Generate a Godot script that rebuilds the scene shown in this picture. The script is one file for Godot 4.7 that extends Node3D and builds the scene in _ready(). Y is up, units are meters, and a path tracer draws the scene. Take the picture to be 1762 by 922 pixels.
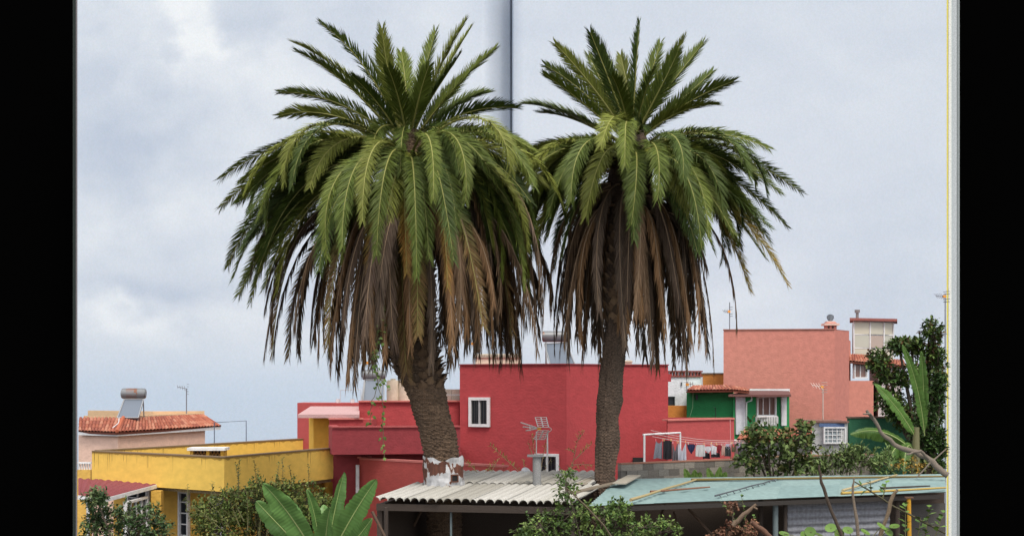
extends Node3D

const F := 2200.0          # lens in photograph pixels
const EYE := 6.0           # eye height in metres
const HOR := 655.0         # photograph row of the horizon
const LIT := 1.12          # how bright a wall turned to the viewer shows against its own colour

# ---------- places: a photograph position and a distance make a point of the place ----------
func X(px: float, z: float) -> float:
	return (px - 881.0) / F * z
func Y(py: float, z: float) -> float:
	return EYE + (HOR - py) / F * z
func P(px: float, py: float, z: float) -> Vector3:
	return Vector3(X(px, z), Y(py, z), -z)
func far_of(py: float, y: float) -> float:
	return (EYE - y) * F / (py - HOR)

# ---------- mesh builder ----------
class MB:
	var v := PackedVector3Array()
	var n := PackedVector3Array()
	var uv := PackedVector2Array()
	var c := PackedColorArray()
	var col := Color.WHITE
	func tri(a: Vector3, b: Vector3, d: Vector3) -> void:
		var nn := (d - a).cross(b - a).normalized()
		v.append(a); v.append(b); v.append(d)
		n.append(nn); n.append(nn); n.append(nn)
		uv.append(Vector2.ZERO); uv.append(Vector2.ZERO); uv.append(Vector2.ZERO)
		c.append(col); c.append(col); c.append(col)
	func quad(a: Vector3, b: Vector3, d: Vector3, e: Vector3, u0 := 0.0, v0 := 0.0, u1 := 1.0, v1 := 1.0) -> void:
		var nn := (d - a).cross(b - a).normalized()
		for q in [[a, u0, v0], [b, u1, v0], [d, u1, v1], [a, u0, v0], [d, u1, v1], [e, u0, v1]]:
			v.append(q[0]); n.append(nn); uv.append(Vector2(q[1], q[2])); c.append(col)
	func box(o: Vector3, s: Vector3, bs := Basis.IDENTITY) -> void:
		var x := bs.x * s.x * 0.5
		var y := bs.y * s.y * 0.5
		var z := bs.z * s.z * 0.5
		quad(o - x + y + z, o + x + y + z, o + x - y + z, o - x - y + z)
		quad(o + x + y - z, o - x + y - z, o - x - y - z, o + x - y - z)
		quad(o - x + y - z, o + x + y - z, o + x + y + z, o - x + y + z)
		quad(o - x - y + z, o + x - y + z, o + x - y - z, o - x - y - z)
		quad(o + x + y + z, o + x + y - z, o + x - y - z, o + x - y + z)
		quad(o - x + y - z, o - x + y + z, o - x - y + z, o - x - y - z)
	func smooth(a: Vector3, na: Vector3, b: Vector3, nb: Vector3, d: Vector3, nd: Vector3, e: Vector3, ne: Vector3, u0 := 0.0, v0 := 0.0, u1 := 1.0, v1 := 1.0) -> void:
		for q in [[a, na, u0, v0], [b, nb, u1, v0], [d, nd, u1, v1], [a, na, u0, v0], [d, nd, u1, v1], [e, ne, u0, v1]]:
			v.append(q[0]); n.append(q[1]); uv.append(Vector2(q[2], q[3])); c.append(col)
	func tube(pts: Array, r: Array, sides := 6, caps := true) -> void:
		var rings := []
		var dirs := []
		var up := Vector3.UP
		for i in pts.size():
			var t: Vector3 = (pts[mini(i + 1, pts.size() - 1)] - pts[maxi(i - 1, 0)]).normalized()
			if absf(t.dot(up)) > 0.95:
				up = Vector3.RIGHT if absf(t.x) < 0.9 else Vector3.BACK
			var s := t.cross(up).normalized()
			var w := s.cross(t)
			up = w
			var ring := []
			var dr := []
			var rad: float = r[mini(i, r.size() - 1)]
			for k in sides:
				var a := TAU * k / sides
				var d := s * cos(a) + w * sin(a)
				dr.append(d)
				ring.append(pts[i] + d * rad)
			rings.append(ring); dirs.append(dr)
		for i in pts.size() - 1:
			for k in sides:
				var k2 := (k + 1) % sides
				smooth(rings[i + 1][k2], dirs[i + 1][k2], rings[i + 1][k], dirs[i + 1][k], rings[i][k], dirs[i][k], rings[i][k2], dirs[i][k2], float(k + 1) / sides, float(i + 1), float(k) / sides, float(i))
		if caps:
			for e in [0, pts.size() - 1]:
				for k in range(1, sides - 1):
					if e == 0: tri(rings[e][0], rings[e][k + 1], rings[e][k])
					else: tri(rings[e][0], rings[e][k], rings[e][k + 1])
	func prism(foot: Array, y0: float, y1: float) -> void:   # foot: Vector2(x, z) seen from above, any turn
		var area := 0.0
		for i in foot.size():
			var p: Vector2 = foot[i]
			var q: Vector2 = foot[(i + 1) % foot.size()]
			area += p.x * q.y - q.x * p.y
		var f := foot.duplicate()
		if area > 0: f.reverse()
		var run := 0.0
		for i in f.size():
			var p: Vector2 = f[i]
			var q: Vector2 = f[(i + 1) % f.size()]
			var l := p.distance_to(q)
			quad(Vector3(q.x, y1, q.y), Vector3(p.x, y1, p.y), Vector3(p.x, y0, p.y), Vector3(q.x, y0, q.y), run + l, 0, run, y1 - y0)
			run += l
		var poly := PackedVector2Array(f)
		var idx := Geometry2D.triangulate_polygon(poly)
		for i in range(0, idx.size(), 3):
			var a := poly[idx[i]]
			var b := poly[idx[i + 1]]
			var d := poly[idx[i + 2]]
			var flip := (b - a).cross(d - a) < 0
			if flip:
				var tmp := b
				b = d
				d = tmp
			tri(Vector3(a.x, y1, a.y), Vector3(b.x, y1, b.y), Vector3(d.x, y1, d.y))
			tri(Vector3(a.x, y0, a.y), Vector3(d.x, y0, d.y), Vector3(b.x, y0, b.y))
	func mesh(mat: Material, base := Vector3.ZERO) -> ArrayMesh:
		if base != Vector3.ZERO:
			for i in v.size(): v[i] -= base
		var a := []
		a.resize(Mesh.ARRAY_MAX)
		a[Mesh.ARRAY_VERTEX] = v
		a[Mesh.ARRAY_NORMAL] = n
		a[Mesh.ARRAY_TEX_UV] = uv
		a[Mesh.ARRAY_COLOR] = c
		var m := ArrayMesh.new()
		m.add_surface_from_arrays(Mesh.PRIMITIVE_TRIANGLES, a)
		m.surface_set_material(0, mat)
		return m

# ---------- scene tree ----------
var used := {}
func numbered(called: String) -> String:
	var k: int = used.get(called, 0)
	used[called] = k + 1
	return called if k == 0 else "%s_%03d" % [called, k]
func tag(o: Node, label: String, category: String, group := "") -> void:
	o.set_meta("label", label)
	o.set_meta("category", category)
	if group: o.set_meta("group", group)
func thing(called: String, label: String, category: String, at: Vector3, group := "") -> Node3D:
	var o := Node3D.new()
	o.name = numbered(called)
	add_child(o)
	o.position = at
	tag(o, label, category, group)
	return o
func base_of(o: Node) -> Vector3:
	var b := Vector3.ZERO
	while o != self:
		b += o.position
		o = o.get_parent()
	return b
func part(b: MB, called: String, mat: Material, parent: Node, label := "", kind := "") -> MeshInstance3D:
	var o := MeshInstance3D.new()
	o.mesh = b.mesh(mat, base_of(parent))
	o.name = called
	parent.add_child(o, true)
	if label: o.set_meta("label", label)
	if kind: o.set_meta("kind", kind)
	return o
func piece(mesh: Mesh, called: String, parent: Node, bs: Basis, at: Vector3) -> MeshInstance3D:
	var o := MeshInstance3D.new()
	o.mesh = mesh
	o.name = called
	parent.add_child(o, true)
	o.transform = Transform3D(bs, at - base_of(parent))
	return o
func structure(b: MB, called: String, mat: Material, label := "") -> MeshInstance3D:
	var o := part(b, numbered(called), mat, self)
	o.set_meta("kind", "structure")
	if label: o.set_meta("label", label)
	return o

# ---------- materials ----------
var tex := {}
func noise_tex(key: String, freq: float, lo: float, hi: float, kind := FastNoiseLite.TYPE_SIMPLEX_SMOOTH, oct := 4, nrm := 0.0, mid := -1.0) -> Texture2D:
	if tex.has(key): return tex[key]
	var f := FastNoiseLite.new()
	f.seed = hash(key) % 10000
	f.frequency = freq
	f.noise_type = kind
	f.fractal_octaves = oct
	var t := NoiseTexture2D.new()
	t.width = 512
	t.height = 512
	t.seamless = true
	t.noise = f
	if nrm > 0:
		t.as_normal_map = true
		t.bump_strength = nrm
	else:
		var g := Gradient.new()
		g.set_color(0, Color(lo, lo, lo))
		g.set_color(1, Color(hi, hi, hi))
		if mid >= 0: g.add_point(0.5, Color(mid, mid, mid))
		t.color_ramp = g
	tex[key] = t
	return t
func srgb(r: float, g: float, b: float, k := 1.0) -> Color:   # a colour as the photograph shows it on a lit wall, to the colour of the thing
	var c := Color(r / 255.0, g / 255.0, b / 255.0).srgb_to_linear()
	c = Color(c.r / LIT * k, c.g / LIT * k, c.b / LIT * k)
	return c.linear_to_srgb()
var mats := {}
func flat(r: float, g: float, b: float, rough := 0.85, metal := 0.0) -> StandardMaterial3D:
	var key := "f%s" % [[r, g, b, rough, metal]]
	if mats.has(key): return mats[key]
	var m := StandardMaterial3D.new()
	m.albedo_color = srgb(r, g, b)
	m.roughness = rough
	m.metallic = metal
	mats[key] = m
	return m
func rough_mat(key: String, r: float, g: float, b: float, texture: Texture2D, size: float, bump := 0.0, rough := 0.92) -> StandardMaterial3D:
	if mats.has(key): return mats[key]
	var m := StandardMaterial3D.new()
	m.albedo_color = srgb(r, g, b)
	m.albedo_texture = texture
	m.uv1_triplanar = true
	m.uv1_world_triplanar = true
	m.uv1_scale = Vector3.ONE / size
	m.roughness = rough
	if bump > 0:
		m.normal_enabled = true
		m.normal_texture = noise_tex("plaster_relief", 0.06, 0, 1, FastNoiseLite.TYPE_SIMPLEX_SMOOTH, 5, 6.0)
		m.normal_scale = bump
	mats[key] = m
	return m
func plaster(r: float, g: float, b: float) -> StandardMaterial3D:
	return rough_mat("plaster%s" % [[r, g, b]], r, g, b, noise_tex("plaster", 0.02, 0.89, 1.0, FastNoiseLite.TYPE_SIMPLEX_SMOOTH, 7), 3.3, 0.22)
func weathered(r: float, g: float, b: float, size := 0.9) -> StandardMaterial3D:
	return rough_mat("weathered%s" % [[r, g, b, size]], r, g, b, noise_tex("weathered", 0.03, 0.62, 1.0, FastNoiseLite.TYPE_SIMPLEX_SMOOTH, 5), size, 0.4)
# a smooth-shaded sheet through a grid of points
func sheet(b: MB, g: Array, cols := []) -> void:
	var nr := []
	for j in g.size():
		var row := []
		for i in g[j].size():
			var dx: Vector3 = g[j][mini(i + 1, g[j].size() - 1)] - g[j][maxi(i - 1, 0)]
			var dy: Vector3 = g[mini(j + 1, g.size() - 1)][i] - g[maxi(j - 1, 0)][i]
			row.append(dy.cross(dx).normalized())
		nr.append(row)
	for j in g.size() - 1:
		if not cols.is_empty(): b.col = cols[j]
		for i in g[j].size() - 1:
			var a: Vector3 = g[j][i]
			var face: Vector3 = (g[j + 1][i + 1] - a).cross(g[j][i + 1] - a)
			if face.dot(nr[j][i]) >= 0:
				b.smooth(g[j][i], nr[j][i], g[j][i + 1], nr[j][i + 1], g[j + 1][i + 1], nr[j + 1][i + 1], g[j + 1][i], nr[j + 1][i])
			else:
				b.smooth(g[j][i + 1], -nr[j][i + 1], g[j][i], -nr[j][i], g[j + 1][i], -nr[j + 1][i], g[j + 1][i + 1], -nr[j + 1][i + 1])
func leafy(key: String, rough := 0.45, through := Color(0.10, 0.14, 0.03)) -> StandardMaterial3D:
	if mats.has(key): return mats[key]
	var m := StandardMaterial3D.new()
	m.vertex_color_use_as_albedo = true
	m.roughness = rough
	m.metallic_specular = 0.3
	m.backlight_enabled = true
	m.backlight = through
	m.cull_mode = BaseMaterial3D.CULL_DISABLED
	mats[key] = m
	return m
func vertex_mat(key: String, rough := 0.9) -> StandardMaterial3D:
	if mats.has(key): return mats[key]
	var m := StandardMaterial3D.new()
	m.vertex_color_use_as_albedo = true
	m.roughness = rough
	m.cull_mode = BaseMaterial3D.CULL_DISABLED
	mats[key] = m
	return m

func dim(c: Color, k: float) -> Color:
	return Color(c.r * k, c.g * k, c.b * k)
func bez(a: Vector3, b: Vector3, c: Vector3, d: Vector3, t: float) -> Vector3:
	var s := 1.0 - t
	return a * s * s * s + b * 3.0 * s * s * t + c * 3.0 * s * t * t + d * t * t * t
func bez_d(a: Vector3, b: Vector3, c: Vector3, d: Vector3, t: float) -> Vector3:
	var s := 1.0 - t
	return ((b - a) * 3.0 * s * s + (c - b) * 6.0 * s * t + (d - c) * 3.0 * t * t).normalized()

# ---------- the book behind everything, its pages printed with a pale cloudy sky ----------
const BOOK_Z := 72.0
func sky_print() -> ImageTexture:
	var w := 900
	var h := 588
	var f := FastNoiseLite.new()
	f.seed = 77
	f.frequency = 0.0032
	f.fractal_octaves = 5
	var g := FastNoiseLite.new()
	g.seed = 5
	g.frequency = 0.012
	g.fractal_octaves = 4
	var rng := RandomNumberGenerator.new()
	rng.seed = 3
	var im := Image.create(w, h, false, Image.FORMAT_RGB8)
	var data := PackedByteArray()
	data.resize(w * h * 3)
	# bright clouds and dull banks: column, row, width, height, strength
	var puffs := [[340, 70, 45, 55, 0.75], [300, 10, 90, 30, 0.35], [480, 130, 120, 90, 0.28], [240, 560, 95, 26, 0.42], [195, 525, 22, 18, 0.3], [420, 600, 160, 60, 0.18], [180, 60, 60, 40, 0.2], [250, 420, 120, 50, 0.15], [1120, 560, 200, 60, 0.3], [1500, 180, 90, 60, 0.1], [950, 120, 120, 90, 0.12]]
	var banks := [[200, 250, 130, 110, 0.32], [430, 40, 70, 40, 0.3], [250, 495, 120, 28, 0.4], [160, 140, 60, 60, 0.2], [640, 90, 70, 60, 0.15], [1290, 380, 240, 70, 0.12], [1500, 500, 110, 60, 0.16]]
	var i := 0
	for y in h:
		var py := -70.0 + y * 1030.0 / 588.0
		var hz := smoothstep(560.0, 700.0, py)
		for x in w:
			var px := 132.0 + x * 1500.0 / 900.0
			var n := f.get_noise_2d(px, py * 1.5)
			var n2 := g.get_noise_2d(px, py * 1.3)
			var m := 0.5 + n * 0.5 + n2 * 0.1
			var lf := 1.0 - smoothstep(700.0, 1000.0, px)
			m = lerpf(0.5, m, lerpf(0.35, 0.75, lf) * (1.0 - hz * 0.8))
			var wx := px + n2 * 60.0
			var wy := py + n * 60.0
			for q in puffs:
				var e: float = pow((wx - q[0]) / q[2], 2) + pow((wy - q[1]) / q[3], 2)
				if e < 4.0: m += q[4] * exp(-e)
			for q in banks:
				var e: float = pow((wx - q[0]) / q[2], 2) + pow((wy - q[1]) / q[3], 2)
				if e < 4.0: m -= q[4] * exp(-e)
			m = clampf(m, 0.0, 1.15)
			var r := lerpf(190, 231, m)
			var gg := lerpf(200, 235, m)
			var b := lerpf(220, 244, m)
			r = lerpf(r, lerpf(208, 196, lf), hz * 0.85)
			gg = lerpf(gg, lerpf(218, 210, lf), hz * 0.85)
			b = lerpf(b, lerpf(235, 231, lf), hz * 0.85)
			var k := rng.randf_range(-3.5, 3.5)
			data[i] = int(clampf(r + k + rng.randf_range(-3, 3), 0, 255))
			data[i + 1] = int(clampf(gg + k, 0, 255))
			data[i + 2] = int(clampf(b + k + rng.randf_range(-3, 3), 0, 255))
			i += 3
	im.set_data(w, h, false, Image.FORMAT_RGB8, data)
	return ImageTexture.create_from_image(im)

func build_book() -> void:
	var b := MB.new()
	b.box(Vector3(0, 46, -78), Vector3(420, 102, 0.5))
	var black := StandardMaterial3D.new()
	black.albedo_color = Color(0.012, 0.012, 0.012)
	black.roughness = 1.0
	black.metallic_specular = 0.0
	structure(b, "backdrop", black, "plain black backdrop behind the open book")
	b = MB.new()
	b.box(Vector3(0, -4.2, -20), Vector3(420, 0.4, 120))
	structure(b, "tabletop", black, "plain black surface")
	b = MB.new()
	b.box(Vector3(0.05, -2.0, -38), Vector3(33.3, 4.0, 66))
	structure(b, "ground", rough_mat("soil", 96, 84, 66, noise_tex("soil", 0.03, 0.5, 1.0), 2.0, 1.0), "bare earth ground")
	var t := thing("open_book", "open book standing on black, a pale cloudy sky printed across both pages", "book", Vector3(0, -4.0, -BOOK_Z))
	var y0 := -4.0
	var y1 := Y(-70, BOOK_Z)
	var paper := StandardMaterial3D.new()
	paper.albedo_texture = sky_print()
	paper.albedo_color = Color(0.755, 0.775, 0.762).linear_to_srgb()
	paper.roughness = 0.75
	paper.metallic_specular = 0.25
	var fold := 880.5
	for s in 2:
		var pts := []   # [photograph column, distance]
		if s == 0:
			pts.append([132.0, BOOK_Z])
			for k in 49:
				var q := k / 48.0
				pts.append([lerpf(828.0, fold, q), BOOK_Z + 1.95 * pow(sin(q * PI * 0.5), 1.9) + 0.3 * smoothstep(0.94, 1.0, q)])
		else:
			for k in 17:
				var q := k / 16.0
				pts.append([lerpf(fold + 1.0, 902.0, q), BOOK_Z + 0.3 * pow(1.0 - q, 2.0)] if k > 0 else [fold, BOOK_Z + 2.25])
			pts.append([1630.0, BOOK_Z])
		var pb := MB.new()
		var nrm := []
		var pos := []
		for k in pts.size(): pos.append(Vector2(X(pts[k][0], BOOK_Z), -pts[k][1]))
		for k in pts.size():
			var d: Vector2 = (pos[mini(k + 1, pts.size() - 1)] - pos[maxi(k - 1, 0)]).normalized()
			nrm.append(Vector3(-d.y, 0, d.x))
		for k in pts.size() - 1:
			var u0: float = (pts[k][0] - 132.0) / 1500.0
			var u1: float = (pts[k + 1][0] - 132.0) / 1500.0
			pb.smooth(Vector3(pos[k].x, y1, pos[k].y), nrm[k], Vector3(pos[k + 1].x, y1, pos[k + 1].y), nrm[k + 1], Vector3(pos[k + 1].x, y0, pos[k + 1].y), nrm[k + 1], Vector3(pos[k].x, y0, pos[k].y), nrm[k], u0, 0, u1, 1)
		part(pb, "page", paper, t, ["left page printed with a cloudy blue-grey sky", "right page printed with a pale even sky"][s])
	# the edges of the leaves beneath and the cover board: [from column, to column, colour, distance behind the page]
	var strips := [[111.5, 122.0, [44, 54, 50], 1.2, "cover_board"], [121.6, 125.2, [150, 142, 146], 0.75, "leaf_edge"], [126.0, 130.6, [120, 120, 112], 0.5, "leaf_edge"], [130.2, 132.6, [52, 52, 60], 0.25, "leaf_edge"],
		[1630.0, 1633.6, [240, 226, 110], 0.1, "leaf_edge"], [1633.4, 1636.6, [186, 188, 186], 0.35, "leaf_edge"], [1636.4, 1641.6, [236, 238, 238], 0.3, "leaf_edge"], [1641.4, 1646.0, [190, 202, 204], 0.55, "leaf_edge"], [1645.8, 1655.0, [196, 202, 206], 0.7, "leaf_edge"], [1654.8, 1657.6, [84, 90, 80], 1.0, "leaf_edge"], [1657.4, 1661.5, [150, 158, 160], 0.85, "leaf_edge"]]
	for q in strips:
		var sb := MB.new()
		var z: float = BOOK_Z + q[3]
		sb.box(Vector3(X((q[0] + q[1]) * 0.5, BOOK_Z), (y0 + y1) * 0.5, -z - 0.4), Vector3((q[1] - q[0]) / F * BOOK_Z, y1 - y0 - 0.02 * q[3], 0.8))
		var m := rough_mat("edge%s" % [q[2]], q[2][0], q[2][1], q[2][2], noise_tex("paper_edge", 0.09, 0.5 if q[0] > 125 and q[0] < 131 or q[0] > 1645 else 0.86, 1.0, FastNoiseLite.TYPE_SIMPLEX, 3), 6.0)
		part(sb, q[4], m, t)

func _ready() -> void:
	# camera: level, lens shifted up so that uprights stay upright
	var cam := Camera3D.new()
	cam.name = "camera"
	add_child(cam)
	cam.position = Vector3(0, EYE, 0)
	cam.near = 0.5
	cam.far = 600.0
	cam.projection = Camera3D.PROJECTION_FRUSTUM
	cam.size = 922.0 / F * cam.near
	cam.frustum_offset = Vector2(0, (HOR - 461.0) / F * cam.near)
	cam.current = true
	# overcast daylight
	var env := Environment.new()
	env.background_mode = Environment.BG_SKY
	var sm := ProceduralSkyMaterial.new()
	sm.sky_top_color = Color(0.90, 0.91, 0.93)
	sm.sky_horizon_color = Color(0.85, 0.865, 0.89)
	sm.ground_horizon_color = Color(0.34, 0.33, 0.31)
	sm.ground_bottom_color = Color(0.22, 0.21, 0.2)
	sm.sun_angle_max = 0.0
	var sky := Sky.new()
	sky.sky_material = sm
	env.sky = sky
	env.tonemap_mode = Environment.TONE_MAPPER_LINEAR
	env.tonemap_exposure = 2.2
	env.sdfgi_enabled = true
	env.ssao_enabled = true
	env.ssil_enabled = true
	var we := WorldEnvironment.new()
	we.name = "environment"
	we.environment = env
	add_child(we)
	var sun := DirectionalLight3D.new()
	sun.name = "sun"
	sun.light_energy = 0.5
	sun.light_angular_distance = 22.0
	sun.light_color = Color(1.0, 0.97, 0.92)
	sun.shadow_enabled = true
	add_child(sun)
	sun.look_at_from_position(Vector3(4.5, 20, 11), Vector3.ZERO, Vector3.UP)
	build_book()
	build_palms()
	build_shed()
	build_left_houses()
	build_red_house()
	build_right_houses()
	build_plants()

# ---------- palms ----------
# one frond along a cubic curve: a blade of many leaflets, with the rachis as its sub-part
func frond(tree: Node3D, rng: RandomNumberGenerator, a: Vector3, b: Vector3, c: Vector3, d: Vector3, o: Dictionary) -> void:
	var h := d - a
	h.y = 0
	var az: Vector3 = h.normalized() if h.length() > 0.2 else Vector3(0, 0, 1)
	var side := az.cross(Vector3.UP).normalized()
	var roll: float = o.get("roll", 0.0)
	if roll != 0.0: side = side.rotated((d - a).normalized(), roll)
	var n: int = o.n
	var base := base_of(tree)
	var v := PackedVector3Array()
	var nr := PackedVector3Array()
	var cl := PackedColorArray()
	var col: Color = o.col
	var tipcol: Color = o.get("tipcol", col)
	var turn_at: float = o.get("turn_at", 2.0)
	var llen: float = o.llen
	var droop: float = o.droop * rng.randf_range(0.5, 1.7)
	var wid: float = o.wid
	var thin := 0.03 if rng.randf() < 0.7 else rng.randf_range(0.1, 0.35)
	var kink := rand_dir(rng) * rng.randf_range(0.0, 0.22)
	c += kink
	d += kink * 0.6
	var vee: float = o.vee
	for i in n:
		var t := 0.1 + 0.9 * (i + 0.5) / n
		var p := bez(a, b, c, d, t)
		var tg := bez_d(a, b, c, d, t)
		var s := (side - tg * side.dot(tg)).normalized()
		var nn := s.cross(tg)
		if nn.y < -0.05 and not o.get("dead", false): nn = -nn
		var prof: float = smoothstep(-0.02, 0.34, t) * (1.0 - (0.3 if o.has("dead") else 0.5) * smoothstep(0.7, 1.0, t))
		var lc := col
		if t > turn_at: lc = col.lerp(tipcol, clampf((t - turn_at) / 0.25, 0, 1) * rng.randf_range(0.5, 1.0))
		for sg in [-1.0, 1.0]:
			if rng.randf() < thin: continue
			var ang: float = lerpf(o.a0, o.a1, t) + rng.randf_range(-0.13, 0.13)
			var ve: float = vee + rng.randf_range(-0.34, 0.34)
			var dd: Vector3 = tg * cos(ang) + (s * sg * cos(ve) + nn * sin(ve)) * sin(ang)
			var ln: float = llen * prof * rng.randf_range(0.82, 1.12)
			var mid := p + dd * ln * 0.5 + Vector3.DOWN * droop * ln * 0.14
			var tip := p + dd * ln + Vector3.DOWN * droop * ln * rng.randf_range(0.4, 0.75)
			var w: Vector3 = (tg - dd * tg.dot(dd)).normalized() + nn * rng.randf_range(-0.5, 0.5)
			w = w.normalized() * wid * rng.randf_range(0.8, 1.15) * (0.55 + 0.45 * prof)
			var k := rng.randf_range(0.72, 1.25)
			var k1 := dim(lc, k)
			var a1 := p - w * 0.35 - base
			var a2 := p + w * 0.35 - base
			var m1 := mid - w * 0.5 - base
			var m2 := mid + w * 0.5 - base
			var e := tip - base
			var n1 := (m2 - a1).cross(a2 - a1).normalized()
			var n2 := (e - m1).cross(m2 - m1).normalized()
			v.append_array([a1, a2, m2, a1, m2, m1, m1, m2, e])
			nr.append_array([n1, n1, n1, n1, n1, n1, n2, n2, n2])
			cl.append_array([k1, k1, k1, k1, k1, k1, k1, k1, k1])
	var arr := []
	arr.resize(Mesh.ARRAY_MAX)
	arr[Mesh.ARRAY_VERTEX] = v
	arr[Mesh.ARRAY_NORMAL] = nr
	arr[Mesh.ARRAY_COLOR] = cl
	var m := ArrayMesh.new()
	m.add_surface_from_arrays(Mesh.PRIMITIVE_TRIANGLES, arr)
	m.surface_set_material(0, o.mat)
	var f := MeshInstance3D.new()
	f.mesh = m
	f.name = o.get("called", "frond")
	tree.add_child(f, true)
	var rb := MB.new()
	rb.col = o.rcol
	var pts := []
	var rad := []
	for i in 15:
		var t := i / 14.0
		pts.append(bez(a, b, c, d, t))
		rad.append(lerpf(0.042, 0.006, pow(t, 0.7)))
	rb.tube(pts, rad, 5)
	part(rb, "rachis", vertex_mat("rachis", 0.6), f)

func green_opts(rng: RandomNumberGenerator, young := 0.0) -> Dictionary:
	var g := Color(0.1, 0.126, 0.021).lerp(Color(0.048, 0.075, 0.017), rng.randf())
	if rng.randf() < 0.25: g = Color(0.145, 0.162, 0.03)
	return {"n": 240, "llen": rng.randf_range(0.4, 0.52) * (1.0 + 0.1 * young), "droop": 0.35 - 0.3 * young, "wid": 0.024, "vee": 0.35, "a0": 1.0 - 0.2 * young, "a1": 0.5 - 0.1 * young, "col": dim(g, rng.randf_range(0.72, 1.2)), "rcol": Color(0.22, 0.215, 0.055), "mat": leafy("palm_leaf", 0.55, Color(0.06, 0.08, 0.012))}
func dead_opts(rng: RandomNumberGenerator) -> Dictionary:
	var c: Color = [Color(0.118, 0.075, 0.045), Color(0.09, 0.065, 0.048), Color(0.15, 0.085, 0.042), Color(0.07, 0.048, 0.034)][rng.randi() % 4]
	return {"n": 150, "llen": rng.randf_range(0.36, 0.54), "droop": 0.8, "wid": 0.032, "vee": -0.2, "a0": 0.48, "a1": 0.27, "col": dim(c, rng.randf_range(0.8, 1.2)), "rcol": Color(0.2, 0.13, 0.075), "mat": leafy("dead_leaf", 0.85, Color(0.05, 0.03, 0.015)), "dead": true, "called": "dead_frond"}

# trunk rows: [photograph column, row, half width]; ridges of old leaf scars stand out of the surface
func trunk_mesh(rows: Array, z: float, pitch: float, ridge: float, rng_seed: int, lumpy: float) -> MB:
	var b := MB.new()
	var nz := FastNoiseLite.new()
	nz.seed = rng_seed
	nz.frequency = 1.0
	var sides := 44
	var ys := []
	var top: Vector3 = P(rows[-1][0], rows[-1][1], z)
	var bot: Vector3 = P(rows[0][0], rows[0][1], z)
	var steps := int((top.y - bot.y) / (pitch / 3.0))
	var rings := []
	for i in steps + 1:
		var y := lerpf(bot.y, top.y, float(i) / steps)
		var py := HOR - (y - EYE) * F / z
		var cx := 0.0
		var hw := 0.0
		for k in rows.size() - 1:
			if py <= rows[k][1] and py >= rows[k + 1][1] - 0.01:
				var t: float = (rows[k][1] - py) / (rows[k][1] - rows[k + 1][1])
				t = t * t * (3 - 2 * t) * 0.4 + t * 0.6
				cx = lerpf(rows[k][0], rows[k + 1][0], t)
				hw = lerpf(rows[k][2], rows[k + 1][2], t)
		if hw == 0.0:
			cx = rows[0][0]
			hw = rows[0][2]
		var ring := []
		for k in sides:
			var an := TAU * k / sides
			var ph := fposmod(y / pitch + 0.9 * nz.get_noise_3d(cos(an) * 2.0, y * 1.3, sin(an) * 2.0) + 0.5 * float(k % 4 < 2) * 0.2, 1.0)
			var r: float = hw / F * z + ridge * (ph - 0.5) + lumpy * nz.get_noise_3d(cos(an) * 1.2 + 7.0, y * 0.8, sin(an) * 1.2) + ridge * 0.8 * nz.get_noise_3d(cos(an) * 9.0, y * 11.0, sin(an) * 9.0)
			ring.append(Vector3(X(cx, z) + cos(an) * r, y, -z + sin(an) * r))
		rings.append(ring)
	for i in steps:
		for k in sides:
			var k2 := (k + 1) % sides
			var g: float = 0.75 + 0.4 * nz.get_noise_3d(k * 0.9, i * 0.5, 3.0) + 0.5 * maxf(0.0, nz.get_noise_3d(k * 0.12, i * 0.045, 30.0))
			b.col = Color(g, g, g)
			b.quad(rings[i + 1][k2], rings[i + 1][k], rings[i][k], rings[i][k2])
	return b

func scale_mesh(mat: Material, rng: RandomNumberGenerator) -> ArrayMesh:   # a stub of an old leaf base: wide, pointed, curling outward
	var b := MB.new()
	var w := 0.5
	var l := []
	for i in 4:
		var t := i / 3.0
		var hw: float = w * [0.95, 1.0, 0.7, 0.22][i]
		var out: float = [0.0, 0.16, 0.34, 0.62][i] + rng.randf_range(-0.03, 0.03)
		l.append([Vector3(-hw, t + rng.randf_range(-0.06, 0.06), out), Vector3(0, t + rng.randf_range(-0.04, 0.04), out + 0.16), Vector3(hw, t + rng.randf_range(-0.06, 0.06), out)])
	for i in 3:
		for k in 2:
			b.quad(l[i + 1][k], l[i + 1][k + 1], l[i][k + 1], l[i][k])
			b.quad(l[i + 1][k + 1] - Vector3(0, 0, 0.12), l[i + 1][k] - Vector3(0, 0, 0.12), l[i][k] - Vector3(0, 0, 0.2), l[i][k + 1] - Vector3(0, 0, 0.2))
	for k in 2:
		b.quad(l[3][k] - Vector3(0, 0, 0.12), l[3][k + 1] - Vector3(0, 0, 0.12), l[3][k + 1], l[3][k])
	return b.mesh(mat)

func bark(key: String, r: float, g: float, b: float) -> StandardMaterial3D:
	var m := rough_mat(key, r, g, b, noise_tex("bark", 0.04, 0.35, 1.0, FastNoiseLite.TYPE_SIMPLEX, 5), 0.8, 1.0, 0.95)
	m.vertex_color_use_as_albedo = true
	return m

func px_frond(tree: Node3D, rng: RandomNumberGenerator, z: float, o: Dictionary, q: Array) -> void:   # q: start x y, control x y, tip x y, tip depth towards the viewer, [start depth]
	var a := P(q[0], q[1], z)
	var d := P(q[4], q[5], z - q[6])
	var m := P(q[2], q[3], z - q[6] * 0.55)
	frond(tree, rng, a, a.lerp(m, 0.66), d.lerp(m, 0.62), d, o)

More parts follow.
